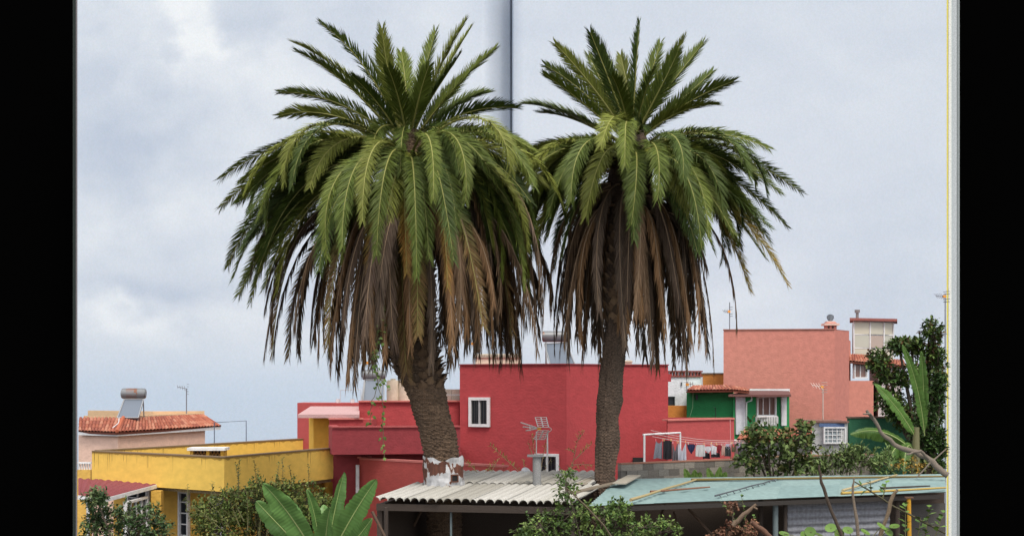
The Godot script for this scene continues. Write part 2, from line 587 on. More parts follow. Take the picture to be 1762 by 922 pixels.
func ring_frond(tree: Node3D, rng: RandomNumberGenerator, core: Vector3, az: float, reach: float, rise: float, tip_y: float, o: Dictionary) -> void:
	var dir := Vector3(cos(az), 0, sin(az))
	var a := core + dir * 0.35
	var d := core + dir * reach
	d.y = tip_y
	d += Vector3(rng.randf_range(-0.25, 0.25), 0, rng.randf_range(-0.25, 0.25))
	var b := a + dir * reach * 0.5 + Vector3.UP * rise
	var c := core + dir * reach * rng.randf_range(0.9, 1.02)
	c.y = lerpf(b.y, tip_y, 0.34)
	frond(tree, rng, a, b, c, d, o)

func build_palms() -> void:
	var rng := RandomNumberGenerator.new()
	rng.seed = 41
	# --- the stout leaning palm ---
	var z := 33.7
	var t := thing("palm_tree", "stout palm with leaning shaggy trunk and whitewashed metal collar at the roof", "palm tree", Vector3(X(763, z), 0, -z), "pair of tall palms")
	var rows := [[765, 1040, 30], [763, 842, 30], [760, 785, 30], [755, 755, 31], [740, 700, 31.5], [728, 660, 35], [718, 636, 39], [713, 610, 40], [710, 570, 37], [709, 520, 34], [708, 440, 37], [706, 330, 46], [705, 270, 44], [705, 225, 20]]
	part(trunk_mesh(rows, z, 0.105, 0.05, 3, 0.03), "trunk", bark("bark_brown", 156, 126, 100), t)
	var collar_rows := [[764, 842, 31.8], [763, 815, 31.3], [762, 787, 31]]
	var cb := MB.new()
	var cy := []
	for i in 9:
		var y := lerpf(Y(841, z), Y(787, z), i / 8.0)
		var cx := X(lerpf(764, 762, i / 8.0), z)
		var ring := []
		for k in 41:
			var an := TAU * k / 40.0
			var r := 31.6 / F * z + 0.055 + 0.012 * sin(an * 5.0 + i) + 0.008 * sin(i * 2.1 + an * 3.0)
			var top := 0.05 * sin(an * 3.0) + 0.03 * sin(an * 7.0) if i == 8 else 0.0
			ring.append(Vector3(cx + cos(an) * r, y + top, -z + sin(an) * r))
		cy.append(ring)
	for i in 8:
		for k in 40:
			cb.quad(cy[i + 1][k + 1], cy[i + 1][k], cy[i][k], cy[i][k + 1], (k + 1) / 40.0, 1.0 - (i + 1) / 8.0, k / 40.0, 1.0 - i / 8.0)
	var collar := part(cb, "collar", collar_mat(), t, "whitewashed sheet metal collar with rust patches")
	var hb := MB.new()
	var hc := P(782, 823, z - 0.47)
	var hbs := Basis(Vector3.UP, 0.42)
	for e in [[Vector3(0, 0.09, 0), Vector3(0.2, 0.025, 0.06)], [Vector3(0, -0.09, 0), Vector3(0.2, 0.025, 0.06)], [Vector3(-0.09, 0, 0), Vector3(0.025, 0.155, 0.06)], [Vector3(0.09, 0, 0), Vector3(0.025, 0.155, 0.06)]]:
		hb.box(hc + hbs * e[0], e[1], hbs)
	part(hb, "hatch_frame", weathered(120, 76, 58, 0.3), collar)
	hb = MB.new()
	hb.box(hc - hbs.z * 0.005, Vector3(0.155, 0.155, 0.02), hbs)
	part(hb, "hatch_opening", flat(16, 13, 12), collar)
	# old leaf bases spiralling up the swollen upper trunk
	var sm := []
	for i in 3: sm.append(scale_mesh([weathered(128, 102, 78, 0.35), weathered(92, 74, 58, 0.35), weathered(152, 124, 96, 0.35)][i], rng))
	for i in 290:
		var py := 668.0 - i * 0.86
		var an := i * 2.39996
		var cx := 0.0
		var hw := 0.0
		for k in rows.size() - 1:
			if py <= rows[k][1] and py >= rows[k + 1][1]:
				var q: float = (rows[k][1] - py) / float(rows[k][1] - rows[k + 1][1])
				cx = lerpf(rows[k][0], rows[k + 1][0], q)
				hw = lerpf(rows[k][2], rows[k + 1][2], q)
		var r := hw / F * z * 0.95
		var dir := Vector3(sin(an), 0, cos(an))
		var sx := rng.randf_range(0.2, 0.28)
		var sy := rng.randf_range(0.15, 0.22)
		var bs := Basis(Vector3.UP, an) * Basis(Vector3.FORWARD, rng.randf_range(-0.25, 0.25)) * Basis.from_scale(Vector3(sx, sy, rng.randf_range(0.2, 0.3)))
		piece(sm[i % 3], "leaf_base", t, bs, Vector3(X(cx, z), Y(py, z), -z) + dir * r)
	# fronds read one by one off the outline, then the rings between
	var up := [
		[692, 236, 640, 108, 549, 43, 0.3], [688, 240, 605, 112, 504, 73, -0.5], [686, 240, 598, 128, 512, 89, 0.9], [686, 246, 585, 152, 482, 157, 0.2], [684, 250, 570, 172, 480, 199, 0.9],
		[696, 236, 672, 140, 660, 43, 1.2], [694, 236, 664, 150, 650, 84, -0.8], [704, 236, 716, 140, 744, 51, -0.6], [708, 236, 748, 118, 801, 35, 0.4], [708, 236, 752, 130, 808, 46, -0.7], [706, 238, 738, 158, 786, 94, 1.3],
		[712, 240, 778, 150, 855, 84, 0.3], [714, 246, 776, 170, 840, 158, -0.4], [716, 250, 790, 168, 887, 180, 0.4], [690, 240, 652, 168, 607, 130, 1.6], [700, 236, 702, 150, 690, 92, -1.3], [704, 238, 722, 170, 742, 110, 1.7], [688, 244, 600, 140, 545, 112, -1.6], [700, 240, 690, 170, 668, 118, 1.9], [710, 242, 756, 176, 800, 130, -1.5], [698, 240, 676, 160, 640, 96, -1.5]]
	for q in up:
		var o := green_opts(rng, 1.0)
		o.roll = rng.randf_range(-0.9, 0.9)
		px_frond(t, rng, z, o, q)
	var arch := [
		[690, 252, 520, 196, 379, 308, 0.2], [688, 256, 530, 210, 415, 308, 1.0], [688, 262, 500, 240, 388, 354, -0.3], [690, 250, 555, 196, 527, 322, 2.2], [688, 256, 540, 220, 436, 320, 1.4], [688, 276, 470, 268, 404, 472, 0.3], [688, 276, 440, 300, 392, 458, -0.5], [688, 282, 478, 296, 428, 520, 0.4], [690, 282, 505, 290, 478, 500, 1.3], [694, 280, 560, 262, 545, 465, 2.4],
		[690, 226, 640, 186, 648, 290, 1.6], [702, 226, 694, 186, 692, 296, 1.7], [696, 256, 640, 220, 600, 350, 2.3], [700, 262, 690, 226, 652, 440, 2.6], [702, 266, 690, 250, 700, 470, 2.5], [708, 262, 724, 236, 738, 445, 2.7], [712, 258, 770, 220, 783, 385, 2.2], [712, 232, 776, 186, 789, 296, 1.6], [714, 250, 800, 186, 858, 308, 1.3], [714, 262, 816, 236, 846, 424, 1.4],
		[716, 252, 830, 190, 925, 262, 0.3], [716, 258, 840, 214, 936, 318, 0.8], [716, 250, 820, 196, 900, 250, -0.8], [716, 262, 846, 240, 918, 382, 0.6], [714, 266, 838, 260, 890, 440, 1.2], [716, 270, 850, 270, 905, 470, -0.4], [706, 276, 760, 260, 768, 500, 2.5], [700, 280, 640, 262, 640, 500, 2.5], [696, 276, 590, 270, 590, 440, 2.2], [690, 262, 560, 230, 470, 372, 0.9], [690, 270, 540, 250, 452, 430, 1.2]]
	for i in arch.size():
		var o := green_opts(rng)
		o.roll = rng.randf_range(0.35, 0.85) * (1.0 if rng.randf() < 0.5 else -1.0)
		o.llen *= 1.12
		if i in [14, 26, 27]:
			o.tipcol = Color(0.24, 0.115, 0.03)
			o.turn_at = 0.55
		px_frond(t, rng, z, o, arch[i])
	for i in 30:
		var lf := i % 3 < 2
		var o := green_opts(rng)
		o.roll = rng.randf_range(0.35, 0.85) * (1.0 if rng.randf() < 0.5 else -1.0)
		o.llen *= 1.12
		var v := rng.randf()
		var ex := lerpf(400, 470, rng.randf()) if lf else lerpf(850, 925, rng.randf())
		px_frond(t, rng, z, o, [690 if lf else 716, lerpf(252, 284, v), lerpf(520, 500, v) if lf else lerpf(815, 840, v), lerpf(205, 292, v), ex, lerpf(320, 500, v) + rng.randf_range(-20, 20), rng.randf_range(-1.2, 1.8)])
	for i in 50:
		var v := rng.randf()
		var o := green_opts(rng) if i % 3 == 0 else dead_opts(rng)
		var ex := lerpf(838, 936, rng.randf())
		var ey := lerpf(400, 500, rng.randf()) if i % 3 == 0 else lerpf(500, 612, rng.randf())
		var dz := rng.randf_range(-1.6, 1.2)
		var a := P(716, lerpf(262, 310, v), z)
		var d := P(ex, ey, z - dz)
		frond(t, rng, a, P(lerpf(716, ex, 0.55), lerpf(225, 290, v), z - dz * 0.5), P(ex + rng.randf_range(-8, 12), lerpf(290, 350, v), z - dz), d, o)
	var core := P(703, 262, z)
	for i in 42:
		var o := green_opts(rng)
		var az := i * 2.39996 + 0.4
		var q := rng.randf()
		ring_frond(t, rng, core - Vector3(0, q * 0.5, 0), az, lerpf(4.3, 3.4, q), lerpf(1.1, 0.35, q), core.y - lerpf(0.8, 3.7, q) + rng.randf_range(-0.3, 0.3), o)
	for i in 142:
		var o := dead_opts(rng)
		if i % 9 == 4: o.merge(green_opts(rng), true); o.tipcol = Color(0.17, 0.09, 0.04); o.turn_at = 0.45
		var az := i * 2.39996 + 1.1
		var q := rng.randf()
		var reach := 4.0 * pow(rng.randf_range(0.1, 1.0), 0.55)
		var left := clampf(-cos(az) * reach / 4.0, -1, 1)
		var low := 572.0 + 70.0 * rng.randf() - 26.0 * absf(left) + (25.0 if left > 0.1 and left < 0.7 else 0.0)
		if rng.randf() < 0.4: low -= 90.0 * rng.randf()
		az += 0.5 * sin(az * 5.0)
		if sin(az) > 0.4 and cos(az) < 0.3 and cos(az) > -0.45 and i % 3 == 0: continue
		if sin(az) > 0.2: reach *= 0.72
		if i % 5 == 2: reach *= 1.15
		ring_frond(t, rng, core - Vector3(0, 0.85 + q * 0.9, 0), az, reach, 0.05 + 0.07 * reach, Y(low, z), o)
	# --- the slimmer palm ---
	z = 34.8
	t = thing("palm_tree", "slimmer palm with bare grey ringed trunk rising beside the planks", "palm tree", Vector3(X(1040, z), 0, -z), "pair of tall palms")
	rows = [[1037, 1034, 19], [1039, 836, 18.5], [1042, 800, 18.5], [1046, 760, 20], [1047, 722, 19.5], [1049, 690, 21], [1051, 655, 19.5], [1054, 620, 18.5], [1058, 585, 19.5], [1062, 562, 18.5], [1065, 548, 20], [1069, 515, 28], [1076, 440, 34], [1084, 330, 38], [1088, 262, 36], [1089, 222, 16]]
	part(trunk_mesh(rows, z, 0.083, 0.022, 9, 0.1), "trunk", bark("bark_grey", 134, 110, 92), t)
	for i in 150:
		var py := 556.0 - i * 1.1
		var an := i * 2.39996
		var cx := 0.0
		var hw := 0.0
		for k in rows.size() - 1:
			if py <= rows[k][1] and py >= rows[k + 1][1]:
				var q: float = (rows[k][1] - py) / float(rows[k][1] - rows[k + 1][1])
				cx = lerpf(rows[k][0], rows[k + 1][0], q)
				hw = lerpf(rows[k][2], rows[k + 1][2], q)
		var dir := Vector3(sin(an), 0, cos(an))
		var bs := Basis(Vector3.UP, an) * Basis.from_scale(Vector3(rng.randf_range(0.24, 0.34), rng.randf_range(0.2, 0.28), rng.randf_range(0.14, 0.2)))
		piece(sm[i % 3], "leaf_base", t, bs, Vector3(X(cx, z), Y(py, z), -z) + dir * (hw / F * z * 0.95))
	up = [
		[1080, 236, 1020, 140, 952, 71, 0.4], [1078, 240, 1010, 150, 939, 113, -0.5], [1078, 242, 1000, 170, 938, 128, 0.8], [1076, 248, 985, 190, 905, 184, 0.3], [1076, 252, 1000, 200, 930, 196, -0.8],
		[1084, 236, 1052, 140, 1019, 60, 0.9], [1083, 238, 1042, 160, 1010, 92, -0.8], [1088, 236, 1092, 140, 1100, 43, 0.5], [1089, 236, 1086, 160, 1070, 100, -1.2], [1091, 236, 1112, 150, 1137, 70, -0.7], [1092, 236, 1132, 140, 1177, 62, 0.4], [1092, 238, 1136, 150, 1166, 86, 1.2], [1093, 238, 1148, 140, 1211, 66, -0.3],
		[1094, 242, 1160, 180, 1221, 124, -0.9], [1096, 246, 1170, 170, 1261, 140, 0.4], [1096, 248, 1156, 178, 1231, 180, 1.3], [1086, 238, 1072, 170, 1052, 132, 1.9], [1090, 238, 1104, 170, 1128, 120, 1.8], [1086, 238, 1066, 150, 1040, 90, -1.6], [1092, 240, 1130, 170, 1180, 120, -1.6], [1090, 244, 1110, 190, 1112, 216, 1.6], [1084, 240, 1050, 180, 1020, 140, -1.4]]
	for q in up:
		var o := green_opts(rng, 1.0)
		o.roll = rng.randf_range(-0.9, 0.9)
		px_frond(t, rng, z, o, q)
	arch = [
		[1098, 256, 1200, 206, 1325, 260, 0.4], [1098, 264, 1230, 230, 1340, 330, 0.9], [1098, 262, 1250, 226, 1380, 331, -0.3], [1100, 272, 1240, 250, 1360, 390, 0.4], [1100, 276, 1240, 270, 1330, 415, 1.2], [1100, 284, 1260, 300, 1355, 490, 0.2], [1100, 284, 1230, 290, 1291, 500, -0.4], [1096, 268, 1180, 240, 1262, 400, 1.8], [1092, 262, 1150, 226, 1190, 360, 2.2], [1092, 270, 1150, 250, 1196, 430, 2.3], [1090, 262, 1084, 236, 1090, 420, 2.5], [1088, 246, 1080, 222, 1076, 312, 2.1], [1084, 264, 1034, 236, 1012, 364, 2.0], [1084, 272, 1000, 262, 968, 440, 1.9],
		[1080, 258, 1000, 210, 972, 292, 1.4], [1080, 262, 980, 226, 905, 300, 0.6], [1080, 268, 970, 240, 882, 392, 0.7], [1080, 262, 990, 232, 920, 262, -0.6], [1082, 276, 960, 280, 925, 420, 0.6], [1098, 258, 1180, 236, 1245, 292, 1.3], [1096, 276, 1170, 270, 1230, 430, 1.7]]
	for i in arch.size():
		var o := green_opts(rng)
		o.roll = rng.randf_range(0.35, 0.85) * (1.0 if rng.randf() < 0.5 else -1.0)
		o.llen *= 1.12
		if i in [5, 6]:
			o.tipcol = Color(0.26, 0.17, 0.03)
			o.turn_at = 0.4
		px_frond(t, rng, z, o, arch[i])
	for i in 26:
		var lf := i % 2 == 0
		var o := green_opts(rng)
		o.roll = rng.randf_range(0.35, 0.85) * (1.0 if rng.randf() < 0.5 else -1.0)
		o.llen *= 1.12
		var v := rng.randf()
		var ex := lerpf(890, 950, rng.randf()) if lf else lerpf(1250, 1335, rng.randf())
		px_frond(t, rng, z, o, [1080 if lf else 1098, lerpf(258, 284, v), lerpf(985, 975, v) if lf else lerpf(1190, 1210, v), lerpf(212, 285, v), ex, lerpf(290, 450, v) + rng.randf_range(-20, 20), rng.randf_range(-1.2, 1.6)])
	core = P(1088, 266, z)
	for i in 38:
		var o := green_opts(rng)
		var az := i * 2.39996 + 0.9
		var q := rng.randf()
		ring_frond(t, rng, core - Vector3(0, q * 0.4, 0), az, lerpf(3.7, 2.8, q), lerpf(1.0, 0.35, q), core.y - lerpf(0.6, 3.0, q) + rng.randf_range(-0.3, 0.3), o)
	for i in 110:
		var o := dead_opts(rng)
		o.llen *= 0.9
		var az := i * 2.39996 + 0.2
		var q := rng.randf()
		var reach := 3.0 * pow(rng.randf_range(0.12, 1.0), 0.6)
		var low := 530.0 + 90.0 * rng.randf() + (30.0 if cos(az) > 0.3 else 0.0) * rng.randf()
		if rng.randf() < 0.4: low -= 90.0 * rng.randf()
		az += 0.45 * sin(az * 5.0 + 1.0)
		if sin(az) > 0.4 and cos(az) < 0.2 and cos(az) > -0.4 and i % 3 == 0: continue
		if sin(az) > 0.2: reach *= 0.75
		ring_frond(t, rng, core - Vector3(0, 0.85 + q * 0.8, 0), az, reach, 0.05 + 0.08 * reach, Y(low, z), o)

func collar_mat() -> StandardMaterial3D:
	var w := 512
	var h := 128
	var im := Image.create(w, h, false, Image.FORMAT_RGB8)
	var f := FastNoiseLite.new()
	f.seed = 12
	f.frequency = 0.016
	f.fractal_octaves = 5
	var white := Color(196 / 255.0, 196 / 255.0, 198 / 255.0)
	for x in w:
		for y in h:
			var a := TAU * x / w
			var q := Vector3(cos(a) * 80, y * 0.9, sin(a) * 80)
			var nn := f.get_noise_3d(q.x, q.y, q.z)
			var streak := f.get_noise_3d(q.x * 3.0, q.y * 0.25 + 50, q.z * 3.0)
			var band := exp(-pow((y - 44.0 - streak * 34.0) / 26.0, 2.0))
			var c := white * (0.9 + 0.25 * f.get_noise_3d(q.x * 2, q.y * 2 + 90, q.z * 2))
			var rust := nn * 1.3 + band * 0.62 - 0.34
			if rust > 0: c = Color(0.42, 0.24, 0.17).lerp(Color(0.29, 0.17, 0.13), clampf(streak + 0.5, 0, 1))
			elif rust > -0.05: c = Color(0.66, 0.6, 0.56)
			im.set_pixel(x, y, c)
	var m := StandardMaterial3D.new()
	m.albedo_texture = ImageTexture.create_from_image(im)
	m.albedo_color = Color(0.93, 0.93, 0.93)
	m.roughness = 0.8
	return m

# ---------- building helpers ----------
func xz(px: float, z: float) -> Vector2:
	return Vector2(X(px, z), -z)
func inset_block(b: MB, front: Array, depth: float, y0: float, y1: float, skew := 0.0) -> void:   # front: Vector2 points left to right, pushed back for the far side
	var f := front.duplicate()
	for i in range(front.size() - 1, -1, -1): f.append(front[i] + Vector2(depth * skew, -depth))
	b.prism(f, y0, y1)
func wall_run(b: MB, pts: Array, thick: float, y0: float, y1: float) -> void:   # a wall of some thickness behind a run of points, mitred at the corners
	var back := []
	for i in pts.size():
		var p: Vector2 = pts[i]
		var d0: Vector2 = (p - pts[i - 1]).normalized() if i > 0 else (pts[1] - p).normalized()
		var d1: Vector2 = (pts[i + 1] - p).normalized() if i < pts.size() - 1 else d0
		var n := (d0 + d1).normalized()
		var off := Vector2(n.y, -n.x) * thick / maxf(0.3, n.dot(d0))
		back.append(p + off)
	var f := pts.duplicate()
	back.reverse()
	f.append_array(back)
	b.prism(f, y0, y1)
func face_basis(a: Vector2, c: Vector2) -> Basis:   # x runs along the wall from a to c, z faces out to the viewer
	var d := (c - a).normalized()
	var x := Vector3(d.x, 0, d.y)
	return Basis(x, Vector3.UP, x.cross(Vector3.UP))
# a window on a wall: frame mesh as the part, pane and bars as its sub-parts
func window(parent: Node, o: Vector3, bs: Basis, w: float, h: float, fw: float, fmat: Material, pmat: Material, mull := 0, bars := 0, cross := 0, called := "window") -> Node:
	var b := MB.new()
	var d := 0.12
	b.box(o + bs * Vector3(0, h * 0.5 - fw * 0.5, 0), Vector3(w, fw, d), bs)
	b.box(o + bs * Vector3(0, -h * 0.5 + fw * 0.5, 0), Vector3(w, fw, d), bs)
	for s in [-1, 1]: b.box(o + bs * Vector3(s * (w * 0.5 - fw * 0.5), 0, 0), Vector3(fw, h - fw * 2 + 0.002, d - 0.004), bs)
	for i in mull: b.box(o + bs * Vector3(-w * 0.5 + w * (i + 1) / (mull + 1), 0, -0.01), Vector3(fw * 0.55, h - fw * 2, d * 0.6), bs)
	for i in cross: b.box(o + bs * Vector3(0, -h * 0.5 + h * (i + 1) / (cross + 1), -0.014), Vector3(w - fw * 2, fw * 0.45, d * 0.5), bs)
	var f := part(b, called, fmat, parent)
	for i in mull + 1:
		b = MB.new()
		var pw := (w - fw * 2) / (mull + 1)
		b.box(o + bs * Vector3(-w * 0.5 + fw + pw * (i + 0.5), 0, -0.035), Vector3(pw, h - fw * 2, 0.03), bs)
		part(b, "pane", pmat, f)
	for i in bars:
		b = MB.new()
		var x := -w * 0.5 + fw + (w - fw * 2) * (i + 0.5) / bars
		b.tube([o + bs * Vector3(x, -h * 0.5 + fw, 0.03), o + bs * Vector3(x, h * 0.5 - fw, 0.03)], [0.009], 5)
		part(b, "bar", flat(52, 48, 46, 0.6), f)
	return f
func glass_dark() -> StandardMaterial3D: return flat(38, 42, 48, 0.12)
func white_paint() -> StandardMaterial3D: return plaster(226, 226, 228)

func tile_mesh(mat: Material, rng: RandomNumberGenerator) -> ArrayMesh:   # one half-round clay tile, 1 long (z), 1 wide (x), narrowing uphill
	var b := MB.new()
	var n := 6
	for e in 2:
		pass
	var r0 := []
	var r1 := []
	for k in n + 1:
		var a := PI * k / n
		r0.append(Vector3(-cos(a) * 0.56, sin(a) * 0.5 + rng.randf_range(-0.02, 0.02), 0.5))
		r1.append(Vector3(-cos(a) * 0.44, sin(a) * 0.4, -0.56))
	for k in n:
		b.quad(r1[k], r1[k + 1], r0[k + 1], r0[k])
		b.quad(r0[k] * Vector3(0.85, 0.8, 1), r0[k], r0[k + 1], r0[k + 1] * Vector3(0.85, 0.8, 1))
		b.quad(r0[k] * Vector3(0.85, 0.8, 1), r0[k + 1] * Vector3(0.85, 0.8, 1), r1[k + 1] * Vector3(0.85, 0.8, 1), r1[k] * Vector3(0.85, 0.8, 1))
	return b.mesh(mat)
var tiles := []
func clay_tiles() -> Array:
	if tiles.is_empty():
		var rng := RandomNumberGenerator.new()
		rng.seed = 8
		for c in [[206, 128, 100], [188, 106, 80], [216, 146, 118], [172, 96, 76], [198, 116, 90]]:
			tiles.append(tile_mesh(weathered(c[0], c[1], c[2], 0.5), rng))
	return tiles
# a sloped roof face covered in separate tiles: eave from a to b, ridge from d to c (same side order); the base sheet is the part that carries them
func tiled_face(parent: Node, a: Vector3, b: Vector3, c: Vector3, d: Vector3, nx: int, ny: int, rng_seed: int, called := "roof_slope") -> Node:
	var rng := RandomNumberGenerator.new()
	rng.seed = rng_seed
	var mb := MB.new()
	var nn := (b - a).cross(d - a).normalized()
	if nn.y < 0: nn = -nn
	mb.quad(d, c, b, a)
	mb.quad(d - nn * 0.08, a - nn * 0.08, b - nn * 0.08, c - nn * 0.08)
	mb.quad(a, b, b - nn * 0.08, a - nn * 0.08)
	var base := part(mb, called, weathered(150, 84, 64, 0.5), parent)
	for j in ny:
		for i in nx:
			var u := (i + 0.5) / nx
			var v := (j + 0.5) / ny
			var lo := a.lerp(b, u)
			var hi := d.lerp(c, u)
			var at := lo.lerp(hi, v)
			var up := (hi - lo)
			var along := (b.lerp(c, v) - a.lerp(d, v))
			var ly := up.length() / ny
			var lx := along.length() / nx
			var z := -up.normalized()
			var x := along.normalized()
			var y := z.cross(x).normalized()
			if y.y < 0: y = -y
			var bs := Basis(x * lx * 0.98, y * lx * 0.72, z * ly * 1.08)
			piece(clay_tiles()[rng.randi() % 5], "tile", base, bs, at + y * 0.01 + z * ly * 0.02 * rng.randf())
	return base

func pole_tube(pts: Array, r: float, sides := 6) -> MB:
	var b := MB.new()
	b.tube(pts, [r], sides)
	return b
# roof aerial: mast, boom and cross rods
func aerial(label: String, foot: Vector3, height: float, dir: Vector3, blen: float, rods: int, rod: float, col := [150, 150, 152], boom_drop := 0.05, dipole := true) -> Node3D:
	var t := thing("aerial", label, "aerial", foot, "roof aerials")
	var m := flat(col[0], col[1], col[2], 0.5, 0.3)
	part(pole_tube([foot, foot + Vector3.UP * height], 0.022), "mast", m, t)
	var o := foot + Vector3.UP * (height - boom_drop)
	dir = dir.normalized()
	part(pole_tube([o - dir * blen * 0.12, o + dir * blen], 0.014, 5), "boom", m, t)
	var side := dir.cross(Vector3.UP).normalized()
	var b := MB.new()
	for i in rods:
		var q := o + dir * blen * (0.2 + 0.8 * i / maxf(1.0, rods - 1))
		var l := rod * (1.0 - 0.35 * i / maxf(1.0, rods - 1))
		b.tube([q - (side * 0.8 + Vector3.UP * 0.6) * l * 0.5, q + (side * 0.8 + Vector3.UP * 0.6) * l * 0.5], [0.011], 4)
	part(b, "rods", m, t)
	b = MB.new()
	for i in 4:
		var s := -1.0 if i < 2 else 1.0
		var q := o + Vector3.UP * s * 0.1 * (1 + i % 2)
		b.tube([q - side * rod * 0.5 - dir * 0.06, q + side * rod * 0.5 - dir * 0.06], [0.012], 4)
	part(b, "reflector", m, t)
	if dipole:
		b = MB.new()
		b.box(o + dir * blen * 0.1, Vector3(0.11, 0.1, 0.11))
		part(b, "dipole_box", flat(226, 150, 50, 0.6), t)
	return t
func solar_heater(label: String, foot_y: float, tank: Vector3, tl: float, tr: float, q: Array) -> void:   # q: panel corners top left, top right, bottom right, bottom left
	var base := Vector3((q[2].x + q[3].x) * 0.5, foot_y, q[2].z)
	var t := thing("solar_water_heater", label, "water heater", base, "solar water heaters on the roofs")
	var b := MB.new()
	var n := 14
	var ax := [-tl * 0.5, -tl * 0.48, -tl * 0.44, tl * 0.44, tl * 0.48, tl * 0.5]
	var pts := []
	var rad := []
	for i in 6:
		pts.append(tank + Vector3(ax[i], 0, 0))
		rad.append(tr * [0.55, 0.9, 1.0, 1.0, 0.9, 0.55][i])
	b.tube(pts, rad, 20)
	part(b, "tank", tank_mat(), t)
	b = MB.new()
	var nn: Vector3 = (q[1] - q[0]).cross(q[3] - q[0]).normalized()
	if nn.z < 0: nn = -nn
	b.quad(q[0], q[1], q[2], q[3])
	b.quad(q[1] - nn * 0.08, q[0] - nn * 0.08, q[3] - nn * 0.08, q[2] - nn * 0.08)
	for i in 4: b.quad(q[i], q[i] - nn * 0.08, q[(i + 1) % 4] - nn * 0.08, q[(i + 1) % 4])
	var pn := part(b, "collector_panel", flat(98, 108, 122, 0.5), t)
	b = MB.new()
	for i in 4: b.tube([q[i] + nn * 0.012, q[(i + 1) % 4] + nn * 0.012], [0.025], 5)
	part(b, "panel_frame", flat(150, 152, 156, 0.5, 0.2), pn)
	for s in [-0.36, 0.36]:
		var l := MB.new()
		l.tube([tank + Vector3(tl * s, -tr * 0.9, -0.1), Vector3(tank.x + tl * s, foot_y, tank.z - 0.25)], [0.024], 5)
		l.tube([tank + Vector3(tl * s, -tr * 0.9, 0.05), Vector3(tank.x + tl * s, foot_y, q[2].z + 0.05)], [0.02], 5)
		part(l, "leg", flat(150, 150, 150, 0.5, 0.4), t)
func tank_mat() -> StandardMaterial3D:
	if mats.has("tank"): return mats["tank"]
	var g := Gradient.new()
	g.set_color(0, Color(0.46, 0.26, 0.16))
	g.set_color(1, Color(0.46, 0.47, 0.49))
	g.add_point(0.27, Color(0.46, 0.29, 0.2))
	g.add_point(0.31, Color(0.43, 0.44, 0.45))
	var f := FastNoiseLite.new()
	f.seed = 4
	f.frequency = 0.012
	var t := NoiseTexture2D.new()
	t.noise = f
	t.color_ramp = g
	t.seamless = true
	t.width = 256
	t.height = 256
	var m := StandardMaterial3D.new()
	m.albedo_texture = t
	m.uv1_triplanar = true
	m.uv1_world_triplanar = true
	m.uv1_scale = Vector3.ONE / 2.2
	m.roughness = 0.4
	m.metallic = 0.1
	mats["tank"] = m
	return m
# a rippled sheet between a front edge and a back edge, waves across its width
func ripple(b: MB, f0: Vector3, f1: Vector3, k0: Vector3, k1: Vector3, waves: float, amp: float, per := 8, rows := 4, sag := 0.0, flatness := 1.0) -> void:
	var n := int(waves * per)
	var grid := []
	for j in rows + 1:
		var v := float(j) / rows
		var row := []
		for i in n + 1:
			var u := float(i) / n
			var s := sin(u * waves * TAU)
			if flatness < 0.0: s = 2.0 * pow(absf(cos(u * waves * PI)), 0.55) - 1.0
			else: s = signf(s) * pow(absf(s), flatness)
			row.append(f0.lerp(f1, u).lerp(k0.lerp(k1, u), v) + Vector3.UP * (amp * s - sag * sin(v * PI)))
		grid.append(row)
	for j in rows:
		for i in n:
			b.quad(grid[j + 1][i], grid[j + 1][i + 1], grid[j][i + 1], grid[j][i])
	for i in n:
		var e := Vector3.DOWN * 0.012
		b.quad(grid[0][i], grid[0][i + 1], grid[0][i + 1] + e, grid[0][i] + e)

func drip_mat(key: String, r: float, g: float, b: float, rng_seed: int, amount: float) -> StandardMaterial3D:   # wall paint with the rain stains that run down from the coping
	if mats.has(key): return mats[key]
	var w := 1024
	var h := 128
	var f := FastNoiseLite.new()
	f.seed = rng_seed
	f.frequency = 0.02
	f.fractal_octaves = 4
	var im := Image.create(w, h, false, Image.FORMAT_RGB8)
	for x in w:
		var s := f.get_noise_2d(x * 5.0, 0.0) + 0.5 * f.get_noise_2d(x * 0.7, 300.0)
		var reach := maxf(0.0, s - 0.26) * 300.0 * amount
		for y in h:
			var n := f.get_noise_2d(x * 1.5, y * 1.5 + 700)
			var k := 0.96 + n * 0.05
			var st := clampf((reach - y + n * 30.0) / 40.0, 0.0, 1.0) * clampf(0.55 + 0.9 * f.get_noise_2d(x * 9.0, y * 0.8 + 99), 0.0, 1.0)
			if y < 6.0 + 8.0 * n: st = maxf(st, 0.5)
			var c := Color(k, k, k).lerp(Color(0.42, 0.36, 0.34), st * 0.75)
			im.set_pixel(x, y, c)
	var m := StandardMaterial3D.new()
	m.albedo_color = srgb(r, g, b)
	m.albedo_texture = ImageTexture.create_from_image(im)
	m.uv1_scale = Vector3(0.085, 1.0, 1)
	m.roughness = 0.92
	m.normal_enabled = false
	mats[key] = m
	return m

